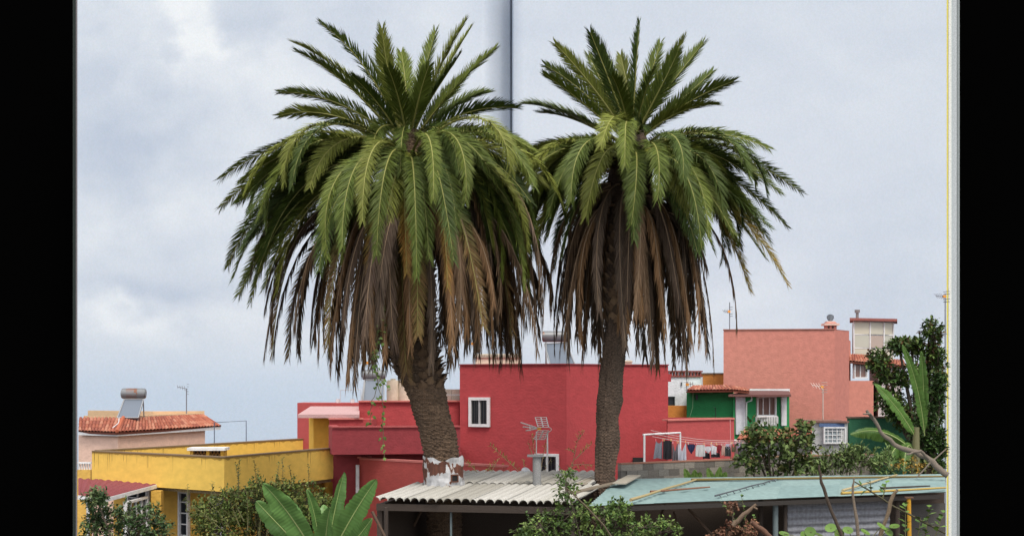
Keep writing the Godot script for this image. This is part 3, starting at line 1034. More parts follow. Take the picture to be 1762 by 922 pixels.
# ---------- the shed roofs between the palms ----------
const ROOF := 3.18
func build_shed() -> void:
	var rng := RandomNumberGenerator.new()
	rng.seed = 19
	var zf := 29.9
	var t := thing("shed", "dark open shed with a cream ribbed roof and a teal sheet roof", "shed", Vector3(2, 0, -34))
	# cream ribbed sheets, laid in two courses
	var cream := [weathered(214, 211, 202, 0.7), weathered(194, 190, 180, 0.7), weathered(224, 221, 214, 0.7)]
	var a0 := Vector3(-3.22, ROOF + 0.02, -30.2)
	var a1 := Vector3(1.45, ROOF + 0.02, -29.3)
	var b0 := Vector3(-1.9, ROOF + 0.1, -38.0)
	var b1 := Vector3(3.5, ROOF + 0.1, -38.0)
	var n := 6
	for course in 2:
		for i in n:
			var u0 := float(i) / n - (0.01 if i > 0 else 0.0)
			var u1 := float(i + 1) / n
			var v0: float = [0.0, 0.49][course]
			var v1: float = [0.52, 1.0][course]
			var lift: float = 0.035 * course + rng.randf_range(0, 0.02)
			var lf := Vector3.UP * lift
			var sk := rng.randf_range(-0.04, 0.04)
			var b := MB.new()
			if course == 1 and i == 0:
				u0 = 0.06
			if i == 5 and course == 1: u1 = 0.93
			ripple(b, a0.lerp(a1, u0).lerp(b0.lerp(b1, u0), v0) + lf, a0.lerp(a1, u1).lerp(b0.lerp(b1, u1), v0 + sk * 0.3) + lf, a0.lerp(a1, u0).lerp(b0.lerp(b1, u0), v1) + lf * 0.5, a0.lerp(a1, u1).lerp(b0.lerp(b1, u1), v1 + sk) + lf * 0.5, 4.0, 0.045, 10, 3, 0.01, -1.0)
			part(b, "roof_sheet", cream[rng.randi() % 3], t, "cream ribbed roof sheet" if i + course == 0 else "")
	# teal sheets
	var teal := [rough_mat("teal_a", 134, 158, 157, noise_tex("weathered_soft", 0.03, 0.84, 1.0), 3.0, 0.0, 0.6), rough_mat("teal_b", 126, 151, 151, noise_tex("weathered_soft", 0.03, 0.84, 1.0), 3.7, 0.0, 0.6)]
	var c0 := Vector3(1.75, ROOF - 0.04, -29.2)
	var c1 := Vector3(11.08, ROOF - 0.02, -32.6)
	var d0 := Vector3(3.0, ROOF, -36.3)
	var d1 := Vector3(12.75, ROOF + 0.04, -37.6)
	for j in 2:
		for i in 6:
			var u0 := i / 6.0
			var u1 := (i + 1) / 6.0 + (0.008 if i < 5 else 0.0)
			var v0 := j * 0.5
			var v1 := v0 + 0.515
			var lf := Vector3.UP * (0.012 * j + 0.006 * (i % 2))
			var b := MB.new()
			var p00 := c0.lerp(c1, u0).lerp(d0.lerp(d1, u0), v0) + lf
			var p10 := c0.lerp(c1, u1).lerp(d0.lerp(d1, u1), v0) + lf
			var p01 := c0.lerp(c1, u0).lerp(d0.lerp(d1, u0), v1) + lf
			var p11 := c0.lerp(c1, u1).lerp(d0.lerp(d1, u1), v1) + lf
			ripple(b, p01, p00, p11, p10, 9.0, 0.02, 8, 2, 0.0, 0.6)
			part(b, "roof_sheet", teal[(i + j) % 2], t, "teal metal roof sheet" if i + j == 0 else "")
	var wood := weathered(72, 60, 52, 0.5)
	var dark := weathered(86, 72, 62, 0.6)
	var b := MB.new()
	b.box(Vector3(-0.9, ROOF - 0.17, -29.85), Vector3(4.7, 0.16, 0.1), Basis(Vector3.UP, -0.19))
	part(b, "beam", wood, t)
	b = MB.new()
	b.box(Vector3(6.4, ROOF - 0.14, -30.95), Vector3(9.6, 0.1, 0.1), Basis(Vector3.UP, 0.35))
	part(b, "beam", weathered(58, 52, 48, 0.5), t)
	# back and side walls close the shed
	b = MB.new()
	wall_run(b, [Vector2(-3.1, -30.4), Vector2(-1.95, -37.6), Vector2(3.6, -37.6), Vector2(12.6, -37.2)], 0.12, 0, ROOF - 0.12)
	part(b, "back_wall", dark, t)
	for q in [[664, 29.8, 0.05], [776, 30.1, 0.028], [985, 29.6, 0.06], [1335, 31.2, 0.07], [1352, 31.3, 0.05], [1310, 31.6, 0.06], [1545, 32.3, 0.07]]:
		var z: float = q[1]
		b = MB.new()
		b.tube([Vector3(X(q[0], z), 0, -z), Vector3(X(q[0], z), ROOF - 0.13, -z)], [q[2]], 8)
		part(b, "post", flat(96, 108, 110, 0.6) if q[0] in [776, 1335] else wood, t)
	for q in [[712, 905, 728, 872, 33.0], [1160, 880, 1170, 922, 33.0], [1185, 875, 1230, 925, 31.5], [1145, 868, 1130, 905, 33.5], [640, 880, 668, 935, 29.3]]:
		b = MB.new()
		b.tube([P(q[0], q[1], q[4]), P(q[2], q[3], q[4] - 0.1)], [0.035], 6)
		part(b, "strut", weathered(104, 82, 66, 0.4), t)
	# grey corrugated wall panels under the teal roof
	var w0 := Vector2(X(1356, 31.5), -31.5)
	var w1 := Vector2(X(1532, 32.4), -32.4)
	for i in 3:
		b = MB.new()
		var p := w0.lerp(w1, i / 3.0)
		var q := w0.lerp(w1, (i + 1) / 3.0)
		var y1 := ROOF - 0.16
		var rows := 60
		for k in rows:
			var ya := y1 - k * 0.034
			var yb := ya - 0.034
			var oa := 0.022 * sin(k * TAU / 5.0) + 0.008 * i
			var ob := 0.022 * sin((k + 1) * TAU / 5.0) + 0.008 * i
			b.quad(Vector3(p.x, ya, p.y + oa), Vector3(q.x, ya, q.y + oa), Vector3(q.x, yb, q.y + ob), Vector3(p.x, yb, p.y + ob))
		part(b, "wall_sheet", rough_mat("galvanised", 150, 152, 160, noise_tex("weathered", 0.03, 0.62, 1.0), 1.6, 0.0, 0.5), t, "grey corrugated wall sheet" if i == 0 else "")
	b = MB.new()
	b.box(Vector3(X(1590, 33.4), 1.4, -33.2), Vector3(1.2, 2.8, 0.06), Basis(Vector3.UP, 0.35))
	part(b, "plank_wall", weathered(92, 88, 84, 0.5), t)
	# loose planks and poles lying on the roof
	var lie := [["plank", "pale cracked plank lying beside the slim palm's foot, left of the trunk", [1000, 833, 1030, 817], 0.13, [178, 168, 150]], ["plank", "pale broad plank lying right of the slim palm's foot", [1066, 832, 1092, 818], 0.16, [198, 190, 174]], ["plank", "narrow grey plank lying across the gap between both roofs", [985, 848, 1062, 830], 0.09, [148, 134, 116]],
		["bamboo_pole", "yellowish pole lying on the teal roof, the one nearest the slim palm", [1085, 860, 1202, 824], 0.05, [196, 176, 128]], ["iron_rod", "thin dark notched rod lying across the middle of the teal roof", [1232, 853, 1346, 822], 0.028, [92, 96, 104]], ["bamboo_pole", "pale pole lying on the teal roof above the corrugated wall", [1450, 844, 1545, 817], 0.045, [206, 186, 140]], ["bamboo_pole", "long yellow pole resting along the teal roof's right front edge", [1450, 849, 1628, 839], 0.05, [208, 176, 92]], ["bamboo_pole", "dark pole lying just above the long yellow pole at the right", [1516, 840, 1600, 836], 0.04, [70, 62, 58]], ["dry_frond_stalk", "brown dry leaf stalk lying on the teal roof", [1120, 846, 1222, 838], 0.04, [150, 104, 80]], ["pipe", "mossy ochre pipe along the back edge of the teal roof", [1190, 825.5, 1630, 819.5], 0.05, [140, 118, 62]]]
	for q in lie:
		var yy: float = ROOF + 0.055 + q[3] * 0.5
		var p0 := Vector3.ZERO
		var z0 := far_of(q[2][1], yy)
		var z1 := far_of(q[2][3], yy)
		p0 = P(q[2][0], q[2][1], z0)
		var p1 := P(q[2][2], q[2][3], z1)
		var o := thing(q[0], q[1], "plank" if q[0] == "plank" else ("rod" if q[0] == "iron_rod" else ("stalk" if q[0] == "dry_frond_stalk" else "pole")), p0.lerp(p1, 0.5), "loose pieces lying on the shed roofs")
		var mb := MB.new()
		var mm := weathered(q[4][0], q[4][1], q[4][2], 0.35)
		if q[0] == "plank":
			var x := (p1 - p0).normalized()
			var side := x.cross(Vector3.UP).normalized()
			mb.box(p0.lerp(p1, 0.5), Vector3(p0.distance_to(p1), 0.035, q[3] * 2.2), Basis(x, side.cross(x), side))
			part(mb, "board", mm, o)
		else:
			var pts := []
			for k in 7: pts.append(p0.lerp(p1, k / 6.0) + Vector3(rng.randf_range(-0.02, 0.02), 0, rng.randf_range(-0.03, 0.03)))
			mb.tube(pts, [q[3] * 0.8, q[3] * 0.65, q[3] * 0.6, q[3] * 0.65, q[3] * 0.55, q[3] * 0.55, q[3] * 0.45], 7)
			part(mb, "stem" if q[0] != "iron_rod" else "bar", mm, o)
			if q[0] == "iron_rod":
				for k in 11:
					mb = MB.new()
					var c := p0.lerp(p1, (k + 0.5) / 11.0)
					mb.tube([c, c + Vector3(0.03, -0.05, 0.08)], [0.014], 4)
					part(mb, "tooth", mm, o)
	# chimney pipe, dish and grid aerial
	var pz := 33.6
	var o := thing("chimney_pipe", "grey cement chimney pipe with a flat cap on the cream roof", "chimney", Vector3(X(924, pz), ROOF, -pz))
	b = MB.new()
	b.tube([Vector3(X(924, pz), ROOF - 0.05, -pz), Vector3(X(924, pz), Y(786, pz), -pz)], [0.115], 18)
	part(b, "pipe", weathered(158, 158, 158, 0.5), o)
	b = MB.new()
	b.box(Vector3(X(921, pz), Y(784, pz), -pz), Vector3(0.42, 0.05, 0.34))
	part(b, "cap", weathered(140, 140, 142, 0.5), o)
	pz = 38.2
	o = thing("satellite_dish", "small white dish at the back edge of the cream roof", "dish", Vector3(X(904, pz), ROOF, -pz))
	b = MB.new()
	var dc := P(904, 813, pz)
	var dn := Vector3(0.3, 0.5, 0.8).normalized()
	var dx := dn.cross(Vector3.UP).normalized()
	var dy := dx.cross(dn)
	for j in 4:
		for k in 16:
			var f := func(jj: int, kk: int) -> Vector3:
				var r := 0.15 * jj / 4.0
				return dc + (dx * cos(TAU * kk / 16.0) + dy * sin(TAU * kk / 16.0)) * r + dn * r * r * 2.5
			b.quad(f.call(j, k), f.call(j, k + 1), f.call(j + 1, k + 1), f.call(j + 1, k))
	part(b, "bowl", white_paint(), o)
	part(pole_tube([Vector3(dc.x, ROOF, dc.z - 0.06), dc - dn * 0.04], 0.025), "stand", flat(120, 120, 120), o)
	pz = 37.6
	var foot := Vector3(X(942, pz), ROOF, -pz)
	o = thing("grid_aerial", "large white grid aerial with three prongs on a mast before the red wall", "aerial", foot, "roof aerials")
	var steel := flat(206, 200, 196, 0.45, 0.2)
	part(pole_tube([foot, P(942, 745, pz)], 0.028), "mast", steel, o)
	part(pole_tube([P(923, 800, pz), P(923, 742, pz)], 0.018), "stay", steel, o)
	for g in [[[921, 718], [940, 718], [944, 735], [926, 735]], [[926, 741], [944, 741], [937, 756], [919, 756]]]:
		b = MB.new()
		var c := []
		for q in g: c.append(P(q[0], q[1], pz - 0.25 + 0.3 * float(q[1] < 720 or q[1] > 750)))
		for e in [[0, 3], [1, 2]]: b.tube([c[e[0]], c[e[1]]], [0.017], 5)
		b.tube([c[0].lerp(c[1], 0.5), c[3].lerp(c[2], 0.5)], [0.02], 5)
		for k in 6: b.tube([c[0].lerp(c[3], k / 5.0), c[1].lerp(c[2], k / 5.0)], [0.011], 4)
		part(b, "grid_reflector", steel, o)
	for e in [[896, 727], [900, 734.5], [905, 741]]: part(pole_tube([P(927, 737, pz), P(e[0], e[1], pz + 0.3)], 0.02, 5), "prong", steel, o)
	part(pole_tube([P(912, 731, pz), P(912, 741, pz)], 0.014, 5), "brace", steel, o)
	b = MB.new()
	b.box(P(928, 737, pz - 0.02), Vector3(0.11, 0.1, 0.1))
	part(b, "dipole_box", flat(230, 160, 50, 0.6), o)
	b = MB.new()
	var loop := []
	for k in 9: loop.append(P(943 + 6.0 * sin(PI * k / 8.0), 734 + 10.0 * k / 8.0, pz))
	b.tube(loop, [0.01], 5)
	part(b, "cable", steel, o)

# ---------- houses on the left ----------
func build_left_houses() -> void:
	# peach house with the hipped clay roof
	var peach := plaster(238, 200, 180)
	var z := 46.2
	var t := thing("peach_house", "peach house with orange clay tiled roof at the left page edge", "house", Vector3(X(240, 48), 0, -49))
	var b := MB.new()
	var front := [xz(134, 46.85), xz(202, 45.85), xz(352, 50.9)]
	inset_block(b, front, 5.5, 0, 4.16, -0.29)
	part(b, "wall", peach, t)
	b = MB.new()
	wall_run(b, [xz(143, 49.0), xz(214, 48.4), xz(350, 52.6)], 0.2, 4.3, 4.66)
	wall_run(b, [xz(150, 55.0), xz(262, 53.5), xz(351, 54.0)], 0.2, 4.3, 4.72)
	part(b, "roof_parapet", plaster(212, 178, 140), t)
	b = MB.new()
	wall_run(b, [xz(134, 46.6), xz(201, 45.6), xz(379, 51.7)], 0.5, 4.02, 4.14)
	part(b, "fascia", white_paint(), t)
	var e0 := Vector3(X(134, 46.6), 4.15, -46.6)
	var e1 := Vector3(X(200, 45.5), 4.15, -45.5)
	var e2 := Vector3(X(379, 51.7), 4.15, -51.7)
	var r0 := Vector3(X(135, 48.7), 4.56, -48.7)
	var r1 := Vector3(X(211, 47.9), 4.57, -47.9)
	var r2 := Vector3(X(350, 52.0), 4.60, -52.0)
	tiled_face(t, e0, e1, r1, r0, 12, 4, 1)
	tiled_face(t, e1, e2, r2, r1, 32, 4, 2)
	b = MB.new()
	b.tube([e1 + Vector3.UP * 0.05, r1 + Vector3.UP * 0.05], [0.07], 8)
	part(b, "hip_ridge", weathered(214, 118, 84, 0.5), t)
	b = MB.new()
	b.box(P(276, 758, 48.9), Vector3(0.1, 0.14, 0.1))
	part(b, "wall_lamp", weathered(120, 84, 66, 0.3), t)
	b = MB.new()
	b.tube([P(193, 736, 46.1), P(203, 728, 46.8), P(204, 720, 47.8)], [0.02], 6)
	part(b, "water_hose", white_paint(), t)
	# balustrade
	var bo := thing("balustrade", "low white balustrade before the peach house", "balustrade", Vector3(X(145, 44), 0, -44))
	b = MB.new()
	b.box(P(144.5, 796.5, 44), Vector3(0.45, 0.06, 0.14))
	part(b, "handrail", white_paint(), bo)
	b = MB.new()
	b.box(Vector3(X(144.5, 44), Y(808, 44) * 0.5, -44), Vector3(0.45, Y(808, 44), 0.16))
	part(b, "plinth", plaster(224, 180, 90), bo)
	for k in 5: part(pole_tube([P(136 + k * 4.3, 808, 44), P(136 + k * 4.3, 797, 44)], 0.025), "baluster", white_paint(), bo)
	solar_heater("solar water heater with rusty grey tank on the peach house roof", 4.3, P(229, 677, 48.6), 0.93, 0.2, [P(213, 687, 48.5), P(246, 687, 48.5), P(237, 719, 47.9), P(201, 719, 47.9)])
	aerial("thin grey aerial standing on the peach house roof", Vector3(X(320, 52.4), 4.5, -52.4), Y(668, 52.4) - 4.5, Vector3(-1, 0.25, 0.4), 0.36, 4, 0.3, [120, 122, 130], 0.02, false)
	var fr := thing("pipe_rack", "thin grey pipe frame at the right end of the clay tiled roof", "pipe rack", Vector3(X(396, 50), 3.0, -50))
	part(pole_tube([Vector3(X(368, 50), 2.9, -50), P(368, 727, 50), P(423, 724, 50), Vector3(X(423, 50), 2.9, -50)], 0.022), "pipe", flat(96, 106, 126, 0.5), fr)
	# yellow house: walled roof terrace over recessed rooms
	var yel := drip_mat("yellow_stained", 238, 196, 92, 31, 0.6)
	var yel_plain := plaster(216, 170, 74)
	var top := EYE - 2.237
	t = thing("yellow_house", "yellow house with rain-stained terrace walls below the clay tiled roof", "house", Vector3(X(385, 40), 0, -41))
	var pa := xz(157, 40.3)
	var pb := xz(385, 37.0)
	var pc := xz(573, 42.0)
	var pd := xz(532, 49.2)
	b = MB.new()
	wall_run(b, [pa, pb, pc], 0.22, top - 0.98, top)
	part(b, "terrace_wall", yel, t)
	b = MB.new()
	wall_run(b, [pa + Vector2(0.15, -0.4), pd], 0.22, top - 0.98, top - 0.004)
	part(b, "terrace_wall", yel, t)
	b = MB.new()
	b.prism([pa + Vector2(0.1, -0.3), pb + Vector2(0, -0.24), pc + Vector2(-0.1, -0.2), pd], top - 1.1, top - 0.9)
	part(b, "terrace_floor", weathered(170, 150, 110, 1.0), t)
	b = MB.new()
	for s in [[pa, pb], [pb, pc]]:
		wall_run(b, [s[0] + Vector2(0, 0.03), s[1] + Vector2(0, 0.03)], 0.28, top, top + 0.035)
	wall_run(b, [pa + Vector2(0.15, -0.37), pd + Vector2(0, 0.03)], 0.28, top - 0.006, top + 0.03)
	part(b, "coping", weathered(150, 124, 92, 0.6), t)
	b = MB.new()
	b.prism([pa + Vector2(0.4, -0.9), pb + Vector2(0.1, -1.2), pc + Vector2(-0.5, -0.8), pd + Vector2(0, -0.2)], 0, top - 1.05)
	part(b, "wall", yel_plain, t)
	b = MB.new()
	var cz := 38.4
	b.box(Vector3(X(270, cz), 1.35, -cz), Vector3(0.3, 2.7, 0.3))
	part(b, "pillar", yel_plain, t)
	# rooms below
	var la := pa + Vector2(0.4, -0.9)
	var lb := pb + Vector2(0.1, -1.2)
	var bs := face_basis(la, lb)
	var onwall := func(u: float, y: float) -> Vector3:
		var p := la.lerp(lb, u)
		return Vector3(p.x, y, p.y) + bs.z * 0.04
	window(t, onwall.call(0.22, 2.1), bs, 0.95, 1.1, 0.07, white_paint(), glass_dark(), 1, 0, 2)
	window(t, onwall.call(0.60, 1.75), bs, 0.45, 1.7, 0.07, white_paint(), glass_dark(), 0, 0, 4, "door")
	window(t, onwall.call(0.86, 1.75), bs, 0.5, 1.5, 0.07, white_paint(), flat(170, 172, 176, 0.2), 0, 0, 1)
	# small lean-to with the dark red sheet
	var q1 := P(133.5, 823, 40.4)
	var q2 := P(277, 831, 39.0)
	var q3 := P(179, 857, 35.4)
	var q4 := P(133.5, 852, 35.6)
	var can := thing("porch_canopy", "dark red ribbed porch canopy edged in white below the yellow terrace", "canopy", Vector3(q3.x, 0, q3.z))
	for i in 4:
		b = MB.new()
		ripple(b, q4.lerp(q3, i / 4.0), q4.lerp(q3, (i + 1) / 4.0), q1.lerp(q2, i / 4.0), q1.lerp(q2, (i + 1) / 4.0), 2.5, 0.018, 8, 2, 0.0, 0.5)
		part(b, "roof_sheet", weathered(158, 76, 82, 1.2), can)
	b = MB.new()
	for e in [[q4, q3], [q3, q2]]:
		var d: Vector3 = e[1] - e[0]
		var x := d.normalized()
		var sd := x.cross(Vector3.UP).normalized()
		b.box(e[0].lerp(e[1], 0.5) - Vector3.UP * 0.06, Vector3(d.length(), 0.11, 0.06), Basis(x, sd.cross(x), sd))
	part(b, "fascia", white_paint(), can)
	for q in [q3, q4 + Vector3(0.25, 0, 0), q2 + Vector3(-0.3, 0, 0.4)]:
		part(pole_tube([Vector3(q.x, 0, q.z - 0.08), q - Vector3(0, 0.1, 0.08)], 0.05), "post", white_paint(), can)
	var glb := face_basis(Vector2(q3.x + 0.15, q3.z - 0.7), Vector2(q2.x - 0.35, q2.z + 0.5))
	window(can, Vector3(lerpf(q3.x, q2.x, 0.52), 1.9, lerpf(q3.z, q2.z, 0.52) - 0.05), glb, 1.9, 1.3, 0.07, white_paint(), glass_dark(), 3, 0, 2, "glazed_screen")
	# vent box on the terrace
	z = 42.0
	var vb := thing("vent_box", "little lattice-sided box with a white slab top on the yellow terrace", "vent", Vector3(X(358, z), top - 0.9, -z))
	b = MB.new()
	b.box(P(358, 772, z), Vector3(1.24, 0.09, 0.7))
	part(b, "slab_top", white_paint(), vb)
	var y0 := top - 0.9
	var y1 := Y(774.5, z)
	for x in [-0.5, 0.03, 0.5]:
		b = MB.new()
		b.box(Vector3(X(358, z) + x, (y0 + y1) * 0.5, -z), Vector3(0.1, y1 - y0, 0.5))
		part(b, "pier", plaster(206, 160, 62), vb)
	b = MB.new()
	b.box(Vector3(X(358, z), (y0 + y1) * 0.5, -z - 0.12), Vector3(0.98, y1 - y0, 0.2))
	part(b, "hollow", flat(48, 36, 30), vb)
	b = MB.new()
	for i in 9:
		for s in [-1, 1]:
			var x0 := X(358, z) - 0.45 + i * 0.11
			b.tube([Vector3(x0, y1 - 0.28, -z + 0.1), Vector3(x0 + 0.14 * s, y1, -z + 0.1)], [0.02], 4)
			b.tube([Vector3(x0, y1 - 0.28, -z + 0.1), Vector3(x0 + 0.14 * s, y1 - 0.56, -z + 0.1)], [0.02], 4)
	part(b, "lattice", weathered(176, 128, 72, 0.3), vb)
	# yellow stair tower with the pink slab roof
	z = 44.0
	t = thing("stair_tower", "narrow yellow stair tower with a peeling pink and white slab roof", "stair tower", Vector3(X(552, z), 0, -z))
	b = MB.new()
	inset_block(b, [xz(531, 45.2), xz(539, 44.0), xz(586, 44.3)], 2.2, 0, Y(713, 44))
	part(b, "wall", plaster(232, 184, 76), t)
	b = MB.new()
	var sl0 := P(512, 713, 43.4)
	var sl1 := P(618, 713, 43.0)
	var sl2 := P(618, 699, 46.5)
	var sl3 := P(534, 699, 46.0)
	b.quad(sl3, sl2, sl1, sl0)
	var dn := Vector3.DOWN * 0.12
	b.quad(sl0, sl1, sl1 + dn, sl0 + dn)
	b.quad(sl3, sl0, sl0 + dn, sl3 + dn)
	b.quad(sl0 + dn, sl1 + dn, sl2 + dn, sl3 + dn)
	b.quad(sl1, sl2, sl2 + dn, sl1 + dn)
	part(b, "slab_roof", weathered(232, 188, 188, 0.6), t)

# ---------- the red house ----------
func build_red_house() -> void:
	var red := plaster(179, 66, 70)
	var cap := plaster(206, 120, 112)
	var t := thing("red_house", "large plain red house with a tall block behind the two palms", "house", Vector3(X(970, 43), 0, -45))
	var top := 6.54
	var b := MB.new()
	var f := [xz(791, 44.6), xz(975, 43.0), xz(1033, 44.4), xz(1150, 45.2)]
	inset_block(b, f, 5.5, 0, top)
	part(b, "wall", red, t)
	b = MB.new()
	wall_run(b, [f[0] + Vector2(-0.03, 0.04), f[1] + Vector2(0, 0.05), f[2] + Vector2(0, 0.05), f[3] + Vector2(0.03, 0.04)], 0.3, top, top + 0.04)
	part(b, "coping", plaster(150, 62, 68), t)
	b = MB.new()
	b.box(Vector3(X(1152.5, 45.4), Y(650, 45.4), -45.8), Vector3(0.14, 0.28, 0.6))
	part(b, "corbel", red, t)
	var bs := face_basis(f[0], f[1])
	var zz := lerpf(44.6, 43.0, (825.0 - 791) / 184.0)
	window(t, P(825, 709, zz - 0.04), bs, 0.80, 1.02, 0.1, white_paint(), glass_dark(), 1, 7)
	zz = lerpf(44.6, 43.0, (940.0 - 791) / 184.0)
	window(t, P(941, 806, zz - 0.04), bs, 0.88, 1.0, 0.09, white_paint(), glass_dark(), 1, 6)
	b = MB.new()
	b.box(P(1099, 792, 44.7), Vector3(0.4, 0.2, 0.06))
	part(b, "vent_opening", flat(30, 28, 30), t)
	# wing: raised terrace behind, balcony in front
	b = MB.new()
	inset_block(b, [xz(617, 44.6), xz(790, 45.0)], 4.0, 0, Y(691.5, 44.8))
	inset_block(b, [xz(566, 43.0), xz(640, 43.2)], 2.0, 2.6, Y(722, 43))
	part(b, "wing_wall", plaster(176, 68, 71), t)
	b = MB.new()
	wall_run(b, [xz(616, 44.5), xz(790, 44.9)], 0.3, Y(691.5, 44.8), Y(691.5, 44.8) + 0.05)
	wall_run(b, [xz(565, 42.9), xz(625, 43.1)], 0.3, Y(722, 43), Y(722, 43) + 0.05)
	part(b, "coping", cap, t)
	b = MB.new()
	wall_run(b, [xz(565, 42.2), xz(571, 41.2), xz(792, 41.8)], 0.2, Y(782, 41.3), Y(736, 41.3))
	b.prism([xz(571, 41.35), xz(792, 41.95), xz(792, 44.7), xz(571, 43.1)], Y(782, 41.3), Y(778, 41.3))
	part(b, "balcony", plaster(164, 66, 72), t)
	b = MB.new()
	wall_run(b, [xz(564.5, 42.2), xz(570.5, 41.15), xz(792, 41.75)], 0.26, Y(736, 41.3), Y(736, 41.3) + 0.05)
	part(b, "coping", plaster(190, 92, 92), t)
	b = MB.new()
	inset_block(b, [xz(572, 42.6), xz(792, 43.2)], 1.2, 0, Y(783, 42.6))
	part(b, "lower_wall", plaster(158, 62, 66), t)
	# front yard wall, nearer on its right, with a pink coping
	var yw := EYE - 2.6
	var g0 := xz(618, 42.2)
	var g1 := xz(866, 38.4)
	b = MB.new()
	wall_run(b, [g0, g1], 0.18, 0, yw)
	part(b, "yard_wall", plaster(190, 84, 78), t)
	b = MB.new()
	wall_run(b, [g0 + Vector2(0, 0.04), g1 + Vector2(0, 0.04)], 0.27, yw, yw + 0.06)
	wall_run(b, [g0 + Vector2(0.05, -0.2), xz(735, 45)], 0.2, yw + 0.02, yw + 0.08)
	part(b, "coping", cap, t)
	b = MB.new()
	b.box(P(615, 826, 42.0), Vector3(0.11, 1.0, 0.11))
	part(b, "drain_pipe", white_paint(), t)
	# far red wall left of the stair tower
	b = MB.new()
	inset_block(b, [xz(511, 49.0), xz(545, 48.6), xz(625, 48.6)], 1.5, 0, Y(693.5, 48.6))
	part(b, "far_wall", plaster(180, 78, 78), t)
	# yard wall on the right, running on to the green house
	b = MB.new()
	inset_block(b, [xz(1149, 43.6), xz(1264, 45.5)], 0.25, 0, Y(723, 44.5))
	part(b, "side_wall", plaster(186, 80, 80), t)
	b = MB.new()
	inset_block(b, [xz(1150, 49.3), xz(1264, 48.9)], 0.25, 0, Y(719, 49.0))
	part(b, "rear_wall", plaster(186, 74, 78), t)
	b = MB.new()
	wall_run(b, [xz(1150, 43.55), xz(1265, 45.45)], 0.3, Y(723, 44.5), Y(723, 44.5) + 0.06)
	part(b, "coping", cap, t)
	# things on the roof
	solar_heater("solar water heater with pale panel on the tall red block's roof", top, P(957, 579, 46.5), 1.02, 0.2, [P(937, 592, 46.4), P(975, 590, 46.4), P(989, 627, 45.2), P(947, 628, 45.2)])
	solar_heater("solar water heater half behind the hanging vine on the red terrace", Y(692, 45.2), P(643, 645, 46.0), 0.84, 0.18, [P(627, 654, 45.9), P(661, 654, 45.9), P(660, 693, 45.2), P(621, 696, 45.2)])
	var cr := plaster(220, 210, 190)
	var o := thing("roof_box", "cream block with a slab lid on the tall red block beside the fold", "roof box", Vector3(X(857, 47), top, -47))
	b = MB.new()
	b.box(Vector3(X(857, 47), Y(621, 47), -47), Vector3(1.66, 0.5, 1.0))
	part(b, "block", cr, o)
	b = MB.new()
	b.box(Vector3(X(857, 47), Y(613.5, 47), -47), Vector3(1.74, 0.1, 1.1))
	part(b, "lid", weathered(196, 188, 172, 1.0), o)
	o = thing("roof_box", "tiny cream block on the red roof right of the slim trunk", "roof box", Vector3(X(1080, 47), top, -47))
	b = MB.new()
	b.box(Vector3(X(1080, 47), Y(626, 47), -47), Vector3(0.3, 0.26, 0.3))
	part(b, "block", cr, o)
	b = MB.new()
	b.box(Vector3(X(1080, 47), Y(622.5, 47), -47), Vector3(0.36, 0.04, 0.36))
	part(b, "lid", weathered(206, 198, 180, 1.0), o)
	for q in [[676, "cream water tank left of the pair beside the leaning trunk", 22], [698, "cream water tank right of the pair beside the leaning trunk", 26]]:
		var zt := 46.6
		var yb := Y(692, 44.8)
		var yt := Y(654, zt)
		o = thing("water_tank", q[1], "water tank", Vector3(X(q[0], zt), yb, -zt), "cream water tanks on the red terrace")
		b = MB.new()
		var rr: float = q[2] * 0.5 / F * zt
		b.tube([Vector3(X(q[0], zt), yb, -zt), Vector3(X(q[0], zt), yt - 0.08, -zt), Vector3(X(q[0], zt), yt, -zt)], [rr, rr, rr * 0.85], 22)
		part(b, "barrel", cr, o)
		b = MB.new()
		b.tube([Vector3(X(q[0], zt), yt, -zt), Vector3(X(q[0], zt), yt + 0.05, -zt)], [rr * 0.4], 12)
		part(b, "lid", weathered(206, 196, 176, 1.0), o)
	o = thing("block_parapet", "short bare grey block wall on the red terrace left of the tall block", "wall", Vector3(X(774, 47.5), Y(691, 45), -47.5))
	for j in 2:
		for i in 4:
			b = MB.new()
			b.box(Vector3(X(752, 47.5) + 0.36 * i, Y(691, 45) + 0.11 + 0.21 * j, -47.5), Vector3(0.35, 0.2, 0.2))
			part(b, "block", weathered(176 + 8 * ((i + j) % 2), 172, 160, 0.5), o)
	aerial("slender aerial with orange box behind the dead fronds above the leaning palm's heater", Vector3(X(634, 46.8), Y(692, 45), -46.8), Y(622, 46.8) - Y(692, 45), Vector3(-1, 0, 0.2), 0.45, 4, 0.26, [180, 176, 170], 0.05, true)
	aerial("thin aerial mast at the left corner of the tall red block", Vector3(X(815, 47), top, -47), Y(582, 47) - top, Vector3(-1, 0, 0.3), 0.35, 3, 0.3, [190, 188, 186], 0.2, true)
	o = thing("clothes_frame", "thin pale pipe frame on the red terrace behind the far roof", "pipe rack", Vector3(X(602, 47.6), Y(693.5, 48.6), -48.9))
	part(pole_tube([Vector3(X(585, 49), Y(693.5, 48.6), -49), P(585, 671, 49), P(621, 670, 49), Vector3(X(621, 49), Y(693.5, 48.6), -49)], 0.018), "pipe", flat(186, 190, 196, 0.5), o)
	for q in [[581, "left white pot of the two on the far red wall"], [606, "right white pot of the two on the far red wall"]]:
		o = thing("pot", q[1], "pot", Vector3(X(q[0], 48.9), Y(693.5, 48.6), -49.2), "white pots on the far wall")
		b = MB.new()
		var pc := Vector3(X(q[0], 49.2), Y(693.5, 48.6), -49.2)
		b.tube([pc, pc + Vector3.UP * 0.06, pc + Vector3.UP * 0.13, pc + Vector3.UP * 0.15], [0.07, 0.09, 0.075, 0.05], 10)
		part(b, "bowl", white_paint(), o)

